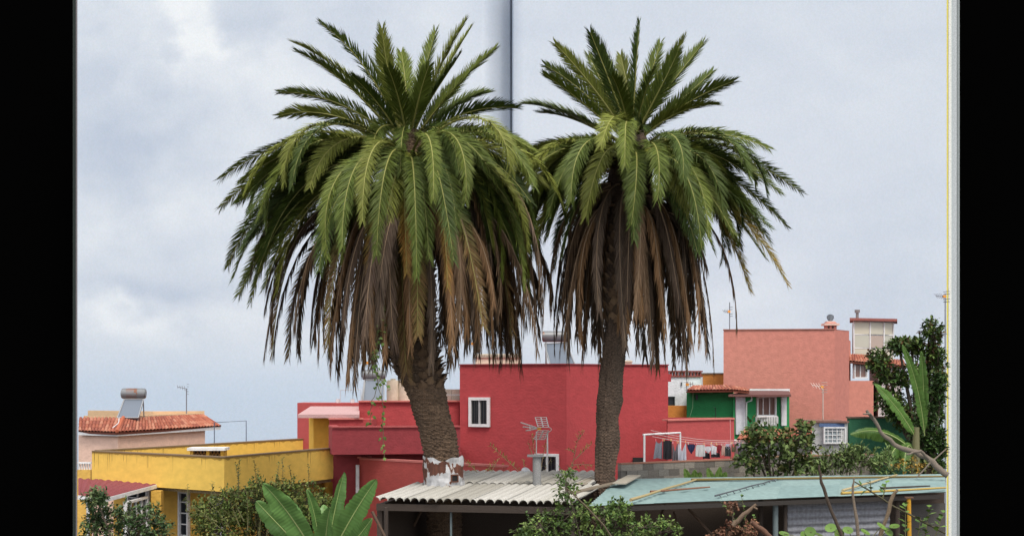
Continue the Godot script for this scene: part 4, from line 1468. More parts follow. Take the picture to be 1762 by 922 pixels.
# ---------- wall, washing and houses on the right ----------
func build_right_houses() -> void:
	var rng := RandomNumberGenerator.new()
	rng.seed = 27
	var t := thing("block_wall", "long bare grey concrete block wall below the washing line", "wall", Vector3(X(1180, 40), 0, -39.5))
	var bl := []
	for c in [[150, 146, 138], [138, 132, 124], [162, 154, 142], [128, 122, 114], [172, 164, 152]]:
		var mb := MB.new()
		mb.box(Vector3.ZERO, Vector3(0.392, 0.195, 0.2))
		bl.append(mb.mesh(weathered(c[0], c[1], c[2], 0.6)))
	# run: [from column, distance, to column, distance, top row]
	for run in [[1066, 39.0, 1296, 41.6, Y(799, 39.0)], [1296, 41.6, 1505, 43.5, Y(785, 42.5)]]:
		var a := xz(run[0], run[1])
		var c := xz(run[2], run[3])
		var len := a.distance_to(c)
		var bs := face_basis(a, c)
		var n := int(len / 0.4)
		var b := MB.new()
		var mid := a.lerp(c, 0.5)
		b.box(Vector3(mid.x, run[4] * 0.5 - 0.01, mid.y - 0.02), Vector3(len, run[4] - 0.02, 0.17), bs)
		part(b, "mortar", weathered(140, 134, 126, 0.5), t)
		for j in 5:
			for i in n:
				var u: float = (i + 0.5 + (0.5 if j % 2 else 0.0)) * 0.4 / len
				if u > 0.985: continue
				var p := a.lerp(c, u)
				piece(bl[rng.randi() % 5], "block", t, bs * Basis(Vector3.UP, rng.randf_range(-0.01, 0.01)), Vector3(p.x, run[4] - 0.1 - 0.2 * j, p.y) + bs.z * rng.randf_range(0, 0.008))
		b = MB.new()
		b.box(Vector3(mid.x, run[4] + 0.02, mid.y), Vector3(len, 0.04, 0.24), bs)
		part(b, "coping", weathered(180, 128, 106, 0.5), t)
	# washing line
	var z := 41.6
	var yw := Y(799, 40)
	t = thing("washing_line", "white pipe frame carrying the washing lines above the block wall", "washing line", Vector3(X(1140, z), 0, -z))
	var white := white_paint()
	part(pole_tube([Vector3(X(1109, z), 0, -z), P(1109, 748, z)], 0.035, 8), "post", white, t)
	part(pole_tube([P(1107, 748, z), P(1171, 744.5, 43.0)], 0.03, 8), "crossbar", white, t)
	part(pole_tube([P(1171, 744.5, 43.0), Vector3(X(1171, 43.0), 0, -43.0)], 0.03, 8), "post", white, t)
	var line := func(u: float) -> Vector3:
		var a := P(1123, 751, z)
		var c := P(1284, 762, 43.4)
		return a.lerp(c, u) + Vector3.DOWN * 0.12 * sin(u * PI)
	for k in 3:
		var pts := []
		for i in 15: pts.append(line.call(i / 14.0) + Vector3(0, 0.09 * k * (1.0 - i / 20.0), -0.25 * k))
		var b := MB.new()
		b.tube(pts, [0.006], 4)
		part(b, "line", flat(206, 200, 200, 0.7), t)
	part(pole_tube([Vector3(X(1262, 43.3), 0, -43.3), P(1257, 722, 43.3)], 0.012, 5), "wire", flat(206, 150, 146), t)
	# washing: [left, right, top, bottom column rows, colour, kind, label, category]
	var cl := [[1127, 1142, 758, 788, [134, 138, 150], 0, "grey sleeveless top at the left end of the washing line", "top"], [1141, 1157, 758, 791, [34, 34, 42], 1, "long black shirt second from the left on the washing line", "shirt"], [1157, 1167, 762, 792, [106, 102, 110], 2, "narrow dark grey vest behind the light vest", "vest"], [1166, 1182, 761, 793, [196, 198, 212], 2, "pale lilac-grey vest with a deep V neck", "vest"],
		[1183, 1197, 764, 781, [38, 42, 84], 3, "navy blue shorts hanging between the vest and the white shirt", "shorts"], [1197, 1214, 765, 786, [214, 214, 216], 1, "white short shirt with a hem in mid line", "shirt"], [1212, 1226, 768, 780, [222, 222, 230], 3, "white briefs hanging right of the white shirt", "briefs"], [1210, 1222, 779, 789, [36, 36, 44], 1, "black cloth hanging low under the white briefs", "cloth"], [1223, 1234, 764, 781, [226, 226, 232], 4, "white cloth hung by one corner beside the dark red garment", "cloth"], [1224, 1240, 779, 787, [52, 54, 60], 1, "dark grey cloth low behind the dark red garment", "cloth"],
		[1233, 1243, 766, 781, [150, 38, 56], 3, "dark red garment on the washing line", "underwear"], [1242, 1248, 766, 783, [226, 192, 180], 1, "narrow pale pink sock", "sock"], [1247, 1258, 768, 785, [62, 66, 68], 1, "dark grey cloth behind the lilac briefs", "cloth"], [1248, 1259, 764, 774, [206, 200, 224], 3, "small lilac briefs near the right end of the line", "briefs"], [1259, 1267, 763, 778, [112, 100, 78], 2, "olive brown cloth near the right end of the line", "cloth"], [1268, 1274, 760, 773, [196, 186, 212], 4, "small lilac cloth next to the right end of the line", "cloth"], [1271, 1280, 764, 784, [104, 98, 106], 1, "grey cloth at the right end of the washing line", "cloth"]]
	for q in cl:
		var u: float = ((q[0] + q[1]) * 0.5 - 1123.0) / 161.0
		var lp: Vector3 = line.call(u)
		var zc := -lp.z
		if q[2] > 777: zc += 0.3
		var o := thing(q[7], q[6], q[7], Vector3(lp.x, Y(q[3], zc), -zc), "washing on the line")
		var mb := MB.new()
		var nx := 8
		var ny := 8
		var g := []
		var ph := rng.randf() * 6.0
		for j in ny + 1:
			var v := float(j) / ny
			var row := []
			for i in nx + 1:
				var s := float(i) / nx * 2.0 - 1.0
				var wdt := 1.0
				var topdip := 0.0
				match q[5]:
					0:
						wdt = 0.7 + 0.3 * v
						topdip = 0.16 * (1.0 - s * s)
					1: wdt = 0.92 + 0.08 * v
					2:
						wdt = 0.85 + 0.15 * v
						topdip = 0.5 * (1.0 - absf(s))
					3: wdt = 1.0 - 0.55 * v * v
					4:
						wdt = 1.0 - 0.25 * v
						topdip = 0.3 * (s * 0.5 + 0.5)
				var vv: float = topdip + (1.0 - topdip) * v
				if q[5] == 3: vv -= 0.25 * v * absf(s)
				elif q[5] != 3: vv -= 0.06 * v * absf(s) * sin(ph)
				var px: float = lerpf(q[0], q[1], 0.5) + s * wdt * (q[1] - q[0]) * 0.5 + (-2.5 * v if q[5] == 0 else 0.0)
				var fold := 0.03 * sin(s * 7.0 + ph + v * 2.0) * (0.3 + v)
				row.append(P(px, lerpf(q[2], q[3], vv), zc) + Vector3(0, 0, fold))
			g.append(row)
		for j in ny:
			for i in nx:
				mb.quad(g[j][i], g[j][i + 1], g[j + 1][i + 1], g[j + 1][i])
				var bk := Vector3(0, 0, -0.015)
				mb.quad(g[j][i + 1] + bk, g[j][i] + bk, g[j + 1][i] + bk, g[j + 1][i + 1] + bk)
		part(mb, "fabric", rough_mat("cloth%s" % [q[4]], q[4][0], q[4][1], q[4][2], noise_tex("cloth", 0.05, 0.85, 1.0), 0.5), o)
		for s in [0.12, 0.88]:
			var pg := MB.new()
			var pc := lerpf(q[0], q[1], s)
			pg.box(P(pc, q[2] - 1.0, zc - 0.01), Vector3(0.025, 0.08, 0.03))
			part(pg, "peg", flat([230, 226, 214][rng.randi() % 3], [160, 190, 120][rng.randi() % 3], [170, 120, 130][rng.randi() % 3]), o)
	# white house with the pierced brick band
	z = 52.5
	t = thing("white_house", "small white house with a pierced red brick band along its top", "house", Vector3(X(1178, z), 0, -z))
	var b := MB.new()
	inset_block(b, [xz(1146, z), xz(1206, z)], 3.0, 0, Y(648, z), 0.18)
	part(b, "wall", plaster(222, 224, 230), t)
	b = MB.new()
	for e in [638.5, 647.0]: b.box(P(1178, e + 0.5, z + 0.1), Vector3(62.0 / F * z, 0.06, 0.3))
	part(b, "brick_course", weathered(158, 84, 78, 0.5), t)
	for i in 11:
		b = MB.new()
		b.box(P(1149 + i * 5.6, 643.2, z + 0.1), Vector3(0.07, 0.15, 0.24), Basis(Vector3.UP, 0.1))
		part(b, "brick", weathered(164, 88, 80, 0.5), t)
	window(t, P(1154, 690, z - 0.03), Basis.IDENTITY, 0.36, 0.38, 0.02, flat(60, 66, 68), glass_dark())
	b = MB.new()
	b.box(P(1173, 660.5, z - 0.03), Vector3(0.05, 0.14, 0.06))
	part(b, "wall_bracket", flat(80, 80, 84), t)
	o_orange()
	# green house
	z = 50.0
	t = thing("green_house", "bright green house with a clay tile eave, white door and brown-paned window", "house", Vector3(X(1270, z), 0, -z))
	var green := plaster(38, 140, 82)
	b = MB.new()
	inset_block(b, [xz(1182, 50.4), xz(1262, 49.6)], 4.0, 0, Y(672, 50), 0.18)
	inset_block(b, [xz(1262, 49.4), xz(1359, 50.4)], 4.0, 0, Y(680, 50), 0.18)
	part(b, "wall", green, t)
	tiled_face(t, P(1181, 672, 49.9), P(1262, 671, 49.1), P(1252, 663.5, 50.4), P(1192, 664.5, 51.2), 14, 2, 5)
	tiled_face(t, P(1262, 671, 49.0), P(1290, 674, 49.2), P(1285, 669, 50.3), P(1255, 664, 50.3), 6, 2, 6)
	b = MB.new()
	var a0 := P(1254, 679, 48.9)
	var a1 := P(1362, 679, 49.5)
	var a2 := P(1358, 672, 51.5)
	var a3 := P(1290, 672, 51.0)
	b.quad(a3, a2, a1, a0)
	var dn := Vector3.DOWN * 0.08
	b.quad(a0, a1, a1 + dn, a0 + dn)
	b.quad(a0 + dn, a1 + dn, a2 + dn, a3 + dn)
	part(b, "porch_roof", weathered(128, 84, 80, 0.8), t)
	b = MB.new()
	b.box(P(1325, 671.5, 51.4), Vector3(1.6, 0.12, 0.1))
	part(b, "roof_edge", white_paint(), t)
	var bs := face_basis(xz(1262, 49.4), xz(1359, 50.4))
	b = MB.new()
	b.box(P(1274.5, 714, 49.48), Vector3(0.42, 1.5, 0.06), bs)
	var door := part(b, "door", plaster(206, 210, 218), t)
	b = MB.new()
	b.box(P(1268, 716, 49.44), Vector3(0.04, 0.07, 0.06), bs)
	part(b, "handle", flat(60, 60, 60), door)
	window(t, P(1319, 699, 49.95), bs, 0.9, 0.78, 0.06, white_paint(), flat(112, 84, 76, 0.35), 2)
	var bal := MB.new()
	bal.box(P(1320, 716.5, 49.6), Vector3(0.92, 0.05, 0.1), bs)
	bal.box(P(1320, 732, 49.6), Vector3(0.92, 0.05, 0.1), bs)
	var rail := part(bal, "balustrade", white_paint(), t)
	for i in 14:
		b = MB.new()
		b.box(P(1301.5 + i * 2.85, 724, 49.6), Vector3(0.035, 0.32, 0.04), bs)
		part(b, "baluster", white_paint(), rail)
	b = MB.new()
	b.box(P(1349.5, 706, 50.2), Vector3(0.24, 1.2, 0.05), bs)
	part(b, "white_panel", white_paint(), t)
	b = MB.new()
	b.tube([P(1294, 680, 49.3), P(1294, 689, 49.3), P(1285, 692, 49.3), P(1285, 740, 49.3)], [0.035], 7)
	part(b, "drain_pipe", flat(150, 160, 160), t)
	b = MB.new()
	b.tube([P(1193, 672, 50.1), P(1192.5, 700, 50.1), P(1187, 718, 50.2)], [0.012], 5)
	part(b, "cable", flat(120, 170, 130), t)
	b = MB.new()
	b.box(P(1199.5, 683, 50.1), Vector3(0.08, 0.2, 0.1))
	part(b, "wall_lamp", flat(50, 54, 64), t)
	b = MB.new()
	b.tube([P(1232, 719, 49.7), P(1232, 701, 49.7), P(1228, 701, 49.6)], [0.018], 5)
	part(b, "hook", flat(40, 60, 54), t)
	aerial("little aerial with orange box on the green house's left eave", P(1182, 674, 49.85), 0.4, Vector3(0.9, 0.1, 0.2), 0.24, 3, 0.36, [150, 150, 152], 0.12, true)
	# lower clay roof and white lintel below the green house
	t = thing("porch_roof", "low orange tiled porch roof below the green house", "roof", Vector3(X(1320, 47), 0, -47.5))
	b = MB.new()
	inset_block(b, [xz(1272, 47.3), xz(1396, 47.6)], 2.0, 0, Y(760, 47.3))
	part(b, "wall", plaster(210, 210, 206), t)
	tiled_face(t, P(1268, 757, 46.8), P(1400, 756, 47.2), P(1396, 741, 49.3), P(1280, 740, 48.9), 18, 3, 9)
	# salmon house
	z = 55.0
	t = thing("salmon_house", "tall windowless salmon pink house with a round-capped chimney", "house", Vector3(X(1370, z), 0, -z - 3))
	var sal := plaster(203, 130, 117)
	b = MB.new()
	var h0 := Y(568, 55)
	inset_block(b, [xz(1245.5, 55.0), xz(1437, 54.4), xz(1462, 56.0)], 7.0, 0, h0, 0.18)
	part(b, "wall", sal, t)
	b = MB.new()
	inset_block(b, [xz(1437, 54.37), xz(1462, 55.97)], 0.25, h0 + 0.0, h0 + 0.01)
	inset_block(b, [xz(1462, 56.2), xz(1504, 57.2)], 6.0, 0, Y(655, 56.5), 0.27)
	inset_block(b, [xz(1440, 56.6), xz(1464, 57.6)], 3.0, 0, Y(585, 57), 0.27)
	part(b, "side_wing", plaster(206, 133, 117), t)
	b = MB.new()
	wall_run(b, [xz(1245, 54.96), xz(1437, 54.36)], 0.25, h0, h0 + 0.04)
	part(b, "coping", plaster(168, 110, 98), t)
	b = MB.new()
	b.box(Vector3(X(1429.5, 54.9), Y(565, 54.9), -54.9), Vector3(0.44, 0.5, 0.44))
	var ch := part(b, "chimney", sal, t)
	b = MB.new()
	b.box(Vector3(X(1429.5, 54.9), Y(558.5, 54.9), -54.9), Vector3(0.64, 0.09, 0.64))
	b.box(Vector3(X(1429.5, 54.9), Y(555, 54.9), -54.9), Vector3(0.36, 0.1, 0.36))
	part(b, "chimney_cap", plaster(226, 190, 176), ch)
	b = MB.new()
	var cp := P(1429.5, 547, 54.9)
	b.tube([cp - Vector3.UP * 0.15, cp - Vector3.UP * 0.1, cp - Vector3.UP * 0.02, cp + Vector3.UP * 0.08, cp + Vector3.UP * 0.14, cp + Vector3.UP * 0.16], [0.05, 0.1, 0.15, 0.15, 0.09, 0.01], 14)
	part(b, "cowl", flat(120, 124, 130, 0.35, 0.5), ch)
	for q in [[1427, 559.5], [1434, 559.5]]:
		b = MB.new()
		b.box(P(q[0], 563, 54.66), Vector3(0.07, 0.1, 0.02))
		part(b, "flue_hole", flat(50, 34, 30), ch)
	window(t, P(1481, 636, 56.68), face_basis(xz(1462, 56.2), xz(1504, 57.2)), 0.9, 0.78, 0.06, white_paint(), flat(120, 92, 84, 0.3), 1)
	tiled_face(t, P(1462, 622, 56.0), P(1512, 626, 57.0), P(1500, 612, 59.0), P(1462, 610, 58.4), 10, 4, 11)
	tiled_face(t, P(1512, 628, 57.2), P(1560, 630, 57.6), P(1556, 620, 59.6), P(1516, 618, 59.4), 9, 3, 12)
	b = MB.new()
	inset_block(b, [xz(1512, 57.6), xz(1552, 58.0)], 4.0, 0, Y(631, 57.6), 0.18)
	part(b, "back_wing", plaster(204, 190, 190), t)
	aerial("tall thin aerial standing left of the salmon house's roof edge", Vector3(X(1256, 57), h0, -57), Y(520, 57) - h0, Vector3(-1, 0.05, 0.3), 0.3, 4, 0.34, [110, 116, 124], 0.42, true)
	aerial("white pronged aerial in front of the salmon wall", Vector3(X(1417, 52), 0, -52), Y(662, 52), Vector3(-1, 0.18, 0.3), 0.5, 4, 0.46, [214, 196, 190], 0.1, true)
	for q in [[1272, 1318, 566], [1388, 1420, 565]]:
		var o := thing("roof_rail", "low thin wire rail on the salmon roof, %s one" % ["left" if q[0] < 1300 else "right"], "rail", Vector3(X(q[0], 58), h0, -58), "roof rails")
		part(pole_tube([Vector3(X(q[0], 58), h0, -58), Vector3(X(q[0], 58), h0 + 0.12, -58), Vector3(X(q[1], 58), h0 + 0.12, -58), Vector3(X(q[1], 58), h0, -58)], 0.012, 4), "wire", flat(150, 150, 156), o)
	# glazed stair cabin on the roof
	z = 59.0
	t = thing("glazed_cabin", "frosted glass roof cabin with a thin red lid beside the salmon chimney", "roof cabin", Vector3(X(1502, z), Y(614, z), -z))
	var pale := flat(186, 182, 166, 0.3)
	var k0 := P(1468, 612, z)
	var bs2 := face_basis(xz(1468, 58.6), xz(1522, 59.4))
	var yt := Y(553, z)
	var yb := Y(622, z)
	for i in 3:
		for j in 3:
			b = MB.new()
			var u0 := [1470.0, 1498.0, 1522.0, 1538.0]
			var p0 := P(u0[i], 600, 58.8 + 0.3 * i)
			var p1 := P(u0[i + 1], 600, 58.8 + 0.3 * (i + 1))
			var ya := lerpf(yb, yt, j / 3.0) + 0.03
			var yc := lerpf(yb, yt, (j + 1) / 3.0) - 0.03
			b.quad(Vector3(p0.x + 0.03, yc, p0.z), Vector3(p1.x - 0.03, yc, p1.z), Vector3(p1.x - 0.03, ya, p1.z), Vector3(p0.x + 0.03, ya, p0.z))
			part(b, "pane", [pale, flat(176, 176, 164, 0.3), flat(192, 186, 168, 0.3), flat(168, 152, 142, 0.3)][(i * 2 + j) % 4], t)
	b = MB.new()
	for i in 4:
		var px: float = [1470.0, 1498.0, 1522.0, 1538.0][i]
		var zc := 58.8 + 0.3 * i
		b.tube([Vector3(X(px, zc), yb, -zc), Vector3(X(px, zc), yt, -zc)], [0.04], 6)
	for j in 4:
		var yy := lerpf(yb, yt, j / 3.0)
		b.tube([Vector3(X(1470, 58.8), yy, -58.8), Vector3(X(1538, 59.7), yy, -59.7)], [0.03], 6)
	part(b, "frame", white_paint(), t)
	b = MB.new()
	b.prism([xz(1463, 58.4), xz(1545, 59.4), xz(1545, 62.0), xz(1463, 61.0)], yt + 0.02, yt + 0.14)
	part(b, "lid", weathered(176, 104, 96, 0.8), t)
	b = MB.new()
	b.box(Vector3(X(1502, 61), (yb + yt) * 0.5, -61.2), Vector3(1.8, yt - yb, 0.1))
	part(b, "back_panel", flat(190, 188, 176, 0.5), t)
	b = MB.new()
	b.tube([P(1476, 548, 59.6), P(1476, 538, 59.6)], [0.07], 8)
	b.tube([P(1476, 538, 59.6), P(1476, 533, 59.6)], [0.12], 10)
	part(b, "flue", flat(120, 112, 112, 0.5), t)
	# pale hut with the lattice window, green wall
	z = 45.6
	t = thing("lattice_hut", "small whitewashed hut with a blue lintel and white lattice window", "hut", Vector3(X(1429, z), 0, -z))
	b = MB.new()
	inset_block(b, [xz(1398, z), xz(1459, 45.3)], 1.5, 0, Y(727, z), 0.27)
	part(b, "wall", plaster(196, 196, 196), t)
	b = MB.new()
	inset_block(b, [xz(1396, z - 0.1), xz(1462, 45.2)], 1.7, Y(727, z), Y(724, z))
	part(b, "roof_slab", weathered(150, 108, 96, 0.6), t)
	b = MB.new()
	b.box(P(1432, 731.5, 45.35), Vector3(0.9, 0.12, 0.06))
	part(b, "lintel", weathered(96, 122, 168, 0.6), t)
	window(t, P(1437, 749, 45.35), Basis.IDENTITY, 0.8, 0.6, 0.05, white_paint(), flat(150, 160, 166, 0.3), 4, 0, 3)
	t = thing("green_wall", "dark green painted wall right of the pale hut", "wall", Vector3(X(1520, 48), 0, -48))
	b = MB.new()
	inset_block(b, [xz(1462, 47.6), xz(1582, 48.2)], 0.3, 0, Y(719, 48))
	part(b, "wall_face", plaster(52, 112, 82), t)
	b = MB.new()
	inset_block(b, [xz(1461, 47.55), xz(1583, 48.15)], 0.4, Y(719, 48), Y(719, 48) + 0.05)
	part(b, "coping", weathered(150, 120, 104, 0.5), t)
	t = thing("yellow_pole", "rusty yellow painted pole under the right end of the shed roof", "pole", Vector3(X(1567, 31.4), 0, -31.4))
	part(pole_tube([Vector3(X(1568, 31.4), 0, -31.4), P(1565, 857, 31.4)], 0.05, 10), "shaft", weathered(226, 168, 44, 0.25), t)
	b = MB.new()
	b.box(P(1565, 856, 31.4), Vector3(0.2, 0.03, 0.14))
	part(b, "cap_plate", weathered(120, 90, 70, 0.3), t)
	var hf := aerial("tall aerial cut by the right page edge above the tree", Vector3(X(1627.5, 50), 0, -50), Y(505, 50), Vector3(-1, 0.05, 0.3), 0.42, 5, 0.42, [120, 122, 130], 0.12, true)
	hf.set_meta("group", "roof aerials")

func o_orange() -> void:
	var t := thing("orange_house", "ochre orange walls between the white house and the salmon house", "house", Vector3(X(1226, 57), 0, -57))
	var b := MB.new()
	inset_block(b, [xz(1200, 56.5), xz(1250, 56.5)], 2.0, 0, Y(643.5, 56.5), 0.18)
	part(b, "upper_wall", plaster(204, 134, 66), t)
	b = MB.new()
	inset_block(b, [xz(1199, 56.45), xz(1250, 56.45)], 2.1, Y(643.5, 56.5), Y(643.5, 56.5) + 0.05)
	part(b, "coping", weathered(150, 140, 128, 0.5), t)
	b = MB.new()
	inset_block(b, [xz(1146, 50.9), xz(1183, 50.9)], 0.3, 0, Y(698, 50.9))
	part(b, "front_wall", plaster(206, 136, 62), t)

# ---------- plants ----------
# a broad banana leaf along a curve, folded up along its midrib and wavy at the rim
func banana_leaf(parent: Node, rng: RandomNumberGenerator, a: Vector3, m: Vector3, d: Vector3, hw: float, fold: float, col: Color, face := Vector3(0, 0.3, 1), torn := 0.0) -> void:
	var b := MB.new()
	var n := 56
	var rows := []
	var ph := rng.randf() * 6.0
	var spine := []
	for i in n + 1:
		var t := float(i) / n
		var p := bez(a, a.lerp(m, 0.66), d.lerp(m, 0.66), d, t)
		var tg := bez_d(a, a.lerp(m, 0.66), d.lerp(m, 0.66), d, t)
		spine.append(p)
		var s := tg.cross(face).normalized()
		var nn := s.cross(tg).normalized()
		if nn.dot(face) < 0: nn = -nn
		var w := hw * pow(sin(PI * clampf(t * 0.93 + 0.07, 0, 1)), 0.55)
		if t < 0.12: w *= t / 0.12
		var row := []
		for k in [-1.0, -0.66, -0.33, 0.0, 0.33, 0.66, 1.0]:
			var kk: float = k
			var cut := 1.0 - torn * float(rng.randf() < 0.3) * absf(kk) * 0.5
			var q := p + s * kk * w * cos(fold) * cut + nn * absf(kk) * w * sin(fold) - nn * kk * kk * w * 0.28
			q += nn * 0.05 * hw * sin(t * 24.0 + ph + kk * 3.0) * absf(kk)
			row.append(q)
		rows.append(row)
	var cc := []
	for i in n + 1: cc.append(dim(col, rng.randf_range(0.9, 1.1) * (1.07 if i % 2 else 0.93)))
	sheet(b, rows, cc)
	var l := part(b, "leaf", leafy("banana", 0.32, Color(0.14, 0.22, 0.04)), parent)
	var r := MB.new()
	r.col = Color(0.3, 0.36, 0.14)
	var rad := []
	for i in n + 1: rad.append(hw * lerpf(0.085, 0.012, float(i) / n))
	r.tube(spine, rad, 6)
	part(r, "midrib", vertex_mat("midrib", 0.5), l)

func leaf_at(b: MB, p: Vector3, d: Vector3, n: Vector3, ln: float, w: float) -> void:
	var s := d.cross(n).normalized() * w * 0.5
	var m := p + d * ln * 0.45 + n * ln * 0.06
	var e := p + d * ln - n * ln * 0.08
	b.tri(p, m + s, m)
	b.tri(p, m, m - s)
	b.tri(m, m + s, e)
	b.tri(m, e, m - s)

func rand_dir(rng: RandomNumberGenerator) -> Vector3:
	var z := rng.randf_range(-1, 1)
	var a := rng.randf() * TAU
	var r := sqrt(1 - z * z)
	return Vector3(cos(a) * r, z, sin(a) * r)

# a leafy crown: boughs fan out from a stem, each bough ends in a sprig of separate leaves
func crown(t: Node3D, rng: RandomNumberGenerator, root: Vector3, lobes: Array, sprigs: int, per: int, ln: float, w: float, cols: Array, mat: Material, xmin := -99.0, xmax := 99.0, bough := 0.03, spread := 2.2) -> void:
	var b := MB.new()
	var br := MB.new()
	br.col = Color(0.09, 0.07, 0.05)
	var fork := root
	var cen := Vector3.ZERO
	for l in lobes: cen += l[0] / lobes.size()
	fork = Vector3(lerpf(root.x, cen.x, 0.6), lerpf(root.y, cen.y, 0.55), lerpf(root.z, cen.z, 0.6))
	br.tube([root, root.lerp(fork, 0.5) + Vector3(0.05, 0, 0.03), fork], [bough * 2.2, bough * 1.8, bough * 1.4], 8)
	for l in lobes:
		var c: Vector3 = l[0]
		br.tube([fork, fork.lerp(c, 0.5) + rand_dir(rng) * 0.08, c], [bough * 1.2, bough, bough * 0.6], 6)
	for i in sprigs:
		var l: Array = lobes[rng.randi() % lobes.size()]
		var dir := rand_dir(rng)
		var rr: Vector3 = l[1]
		var p: Vector3 = l[0] + dir * rr * pow(rng.randf(), 0.4)
		p.x = clampf(p.x, xmin + ln, xmax - ln)
		var out: Vector3 = (dir + Vector3.UP * 0.55 + rand_dir(rng) * 0.4).normalized()
		if i % 3 == 0: br.tube([l[0].lerp(p, 0.15), l[0].lerp(p, 0.6) + rand_dir(rng) * 0.03, p + out * ln * spread], [bough * 0.4, bough * 0.28, bough * 0.12], 4, false)
		var cc: Color = cols[rng.randi() % cols.size()]
		var base := dim(cc, rng.randf_range(0.8, 1.2))
		for k in per:
			var u := float(k) / per
			b.col = dim(base, rng.randf_range(0.8, 1.2))
			var d := (out * 0.5 + rand_dir(rng)).normalized()
			var n := (Vector3.UP + rand_dir(rng) * 0.6).normalized()
			leaf_at(b, p + out * ln * spread * u, d, n, ln * rng.randf_range(0.7, 1.15), w * rng.randf_range(0.8, 1.15))
	part(br, "branches", vertex_mat("branch_bark"), t, "", "stuff")
	part(b, "foliage", mat, t, "", "stuff")

# upright wispy shoots with small leaves along them
func shoots(t: Node3D, rng: RandomNumberGenerator, list: Array, ln: float, w: float, cols: Array, gap: float, rad := 0.008, stemcol := Color(0.12, 0.11, 0.05)) -> void:
	var b := MB.new()
	var br := MB.new()
	br.col = stemcol
	for q in list:
		var a: Vector3 = q[0]
		var d: Vector3 = q[1]
		var m := a.lerp(d, 0.55) + Vector3(rng.randf_range(-0.12, 0.12), 0.08, rng.randf_range(-0.1, 0.1)) * a.distance_to(d) * 0.6
		var pts := []
		for i in 9: pts.append(bez(a, a.lerp(m, 0.66), d.lerp(m, 0.66), d, i / 8.0))
		br.tube(pts, [rad * 1.6, rad * 1.4, rad * 1.2, rad, rad, rad * 0.8, rad * 0.7, rad * 0.6, rad * 0.4], 4, false)
		var n := int(a.distance_to(d) / gap)
		for i in n:
			var t2 := 0.12 + 0.88 * (i + rng.randf()) / n
			var p := bez(a, a.lerp(m, 0.66), d.lerp(m, 0.66), d, t2)
			var tg := bez_d(a, a.lerp(m, 0.66), d.lerp(m, 0.66), d, t2)
			b.col = dim(cols[rng.randi() % cols.size()], rng.randf_range(0.75, 1.25))
			var r := rand_dir(rng)
			var dd := ((r - tg * r.dot(tg)).normalized() + tg * 0.5).normalized()
			leaf_at(b, p, dd, (Vector3.UP + r * 0.5).normalized(), ln * rng.randf_range(0.6, 1.15), w)
	part(br, "stems", vertex_mat("branch_bark"), t, "", "stuff")
	part(b, "foliage", leafy("leaf_thin", 0.55), t, "", "stuff")

func bare_branch(called: String, label: String, z: float, runs: Array, col: Color) -> Node3D:   # runs: [[px, py, dz, radius] ...], the first run is the main limb
	var first: Array = runs[0][0]
	var t := thing(called, label, "dead plant", P(first[0], first[1], z))
	var rng := RandomNumberGenerator.new()
	rng.seed = hash(label) % 999
	for i in runs.size():
		var pts := []
		var rad := []
		var r: Array = runs[i]
		for k in r.size() - 1:
			for s in 4:
				var u := s / 4.0
				pts.append(P(lerpf(r[k][0], r[k + 1][0], u), lerpf(r[k][1], r[k + 1][1], u), z - lerpf(r[k][2], r[k + 1][2], u)) + rand_dir(rng) * r[k][3] * (0.35 if s > 0 else 0.0))
				rad.append(lerpf(r[k][3], r[k + 1][3], u) * rng.randf_range(0.88, 1.12))
		pts.append(P(r[-1][0], r[-1][1], z - r[-1][2]))
		rad.append(r[-1][3])
		var b := MB.new()
		b.col = col
		b.tube(pts, rad, 8)
		var m := rough_mat("twig%s" % [col], 255, 255, 255, noise_tex("bark", 0.04, 0.35, 1.0, FastNoiseLite.TYPE_SIMPLEX, 5), 0.25, 0.8)
		m.vertex_color_use_as_albedo = true
		part(b, "limb" if i == 0 else "twig", m, t)
	return t

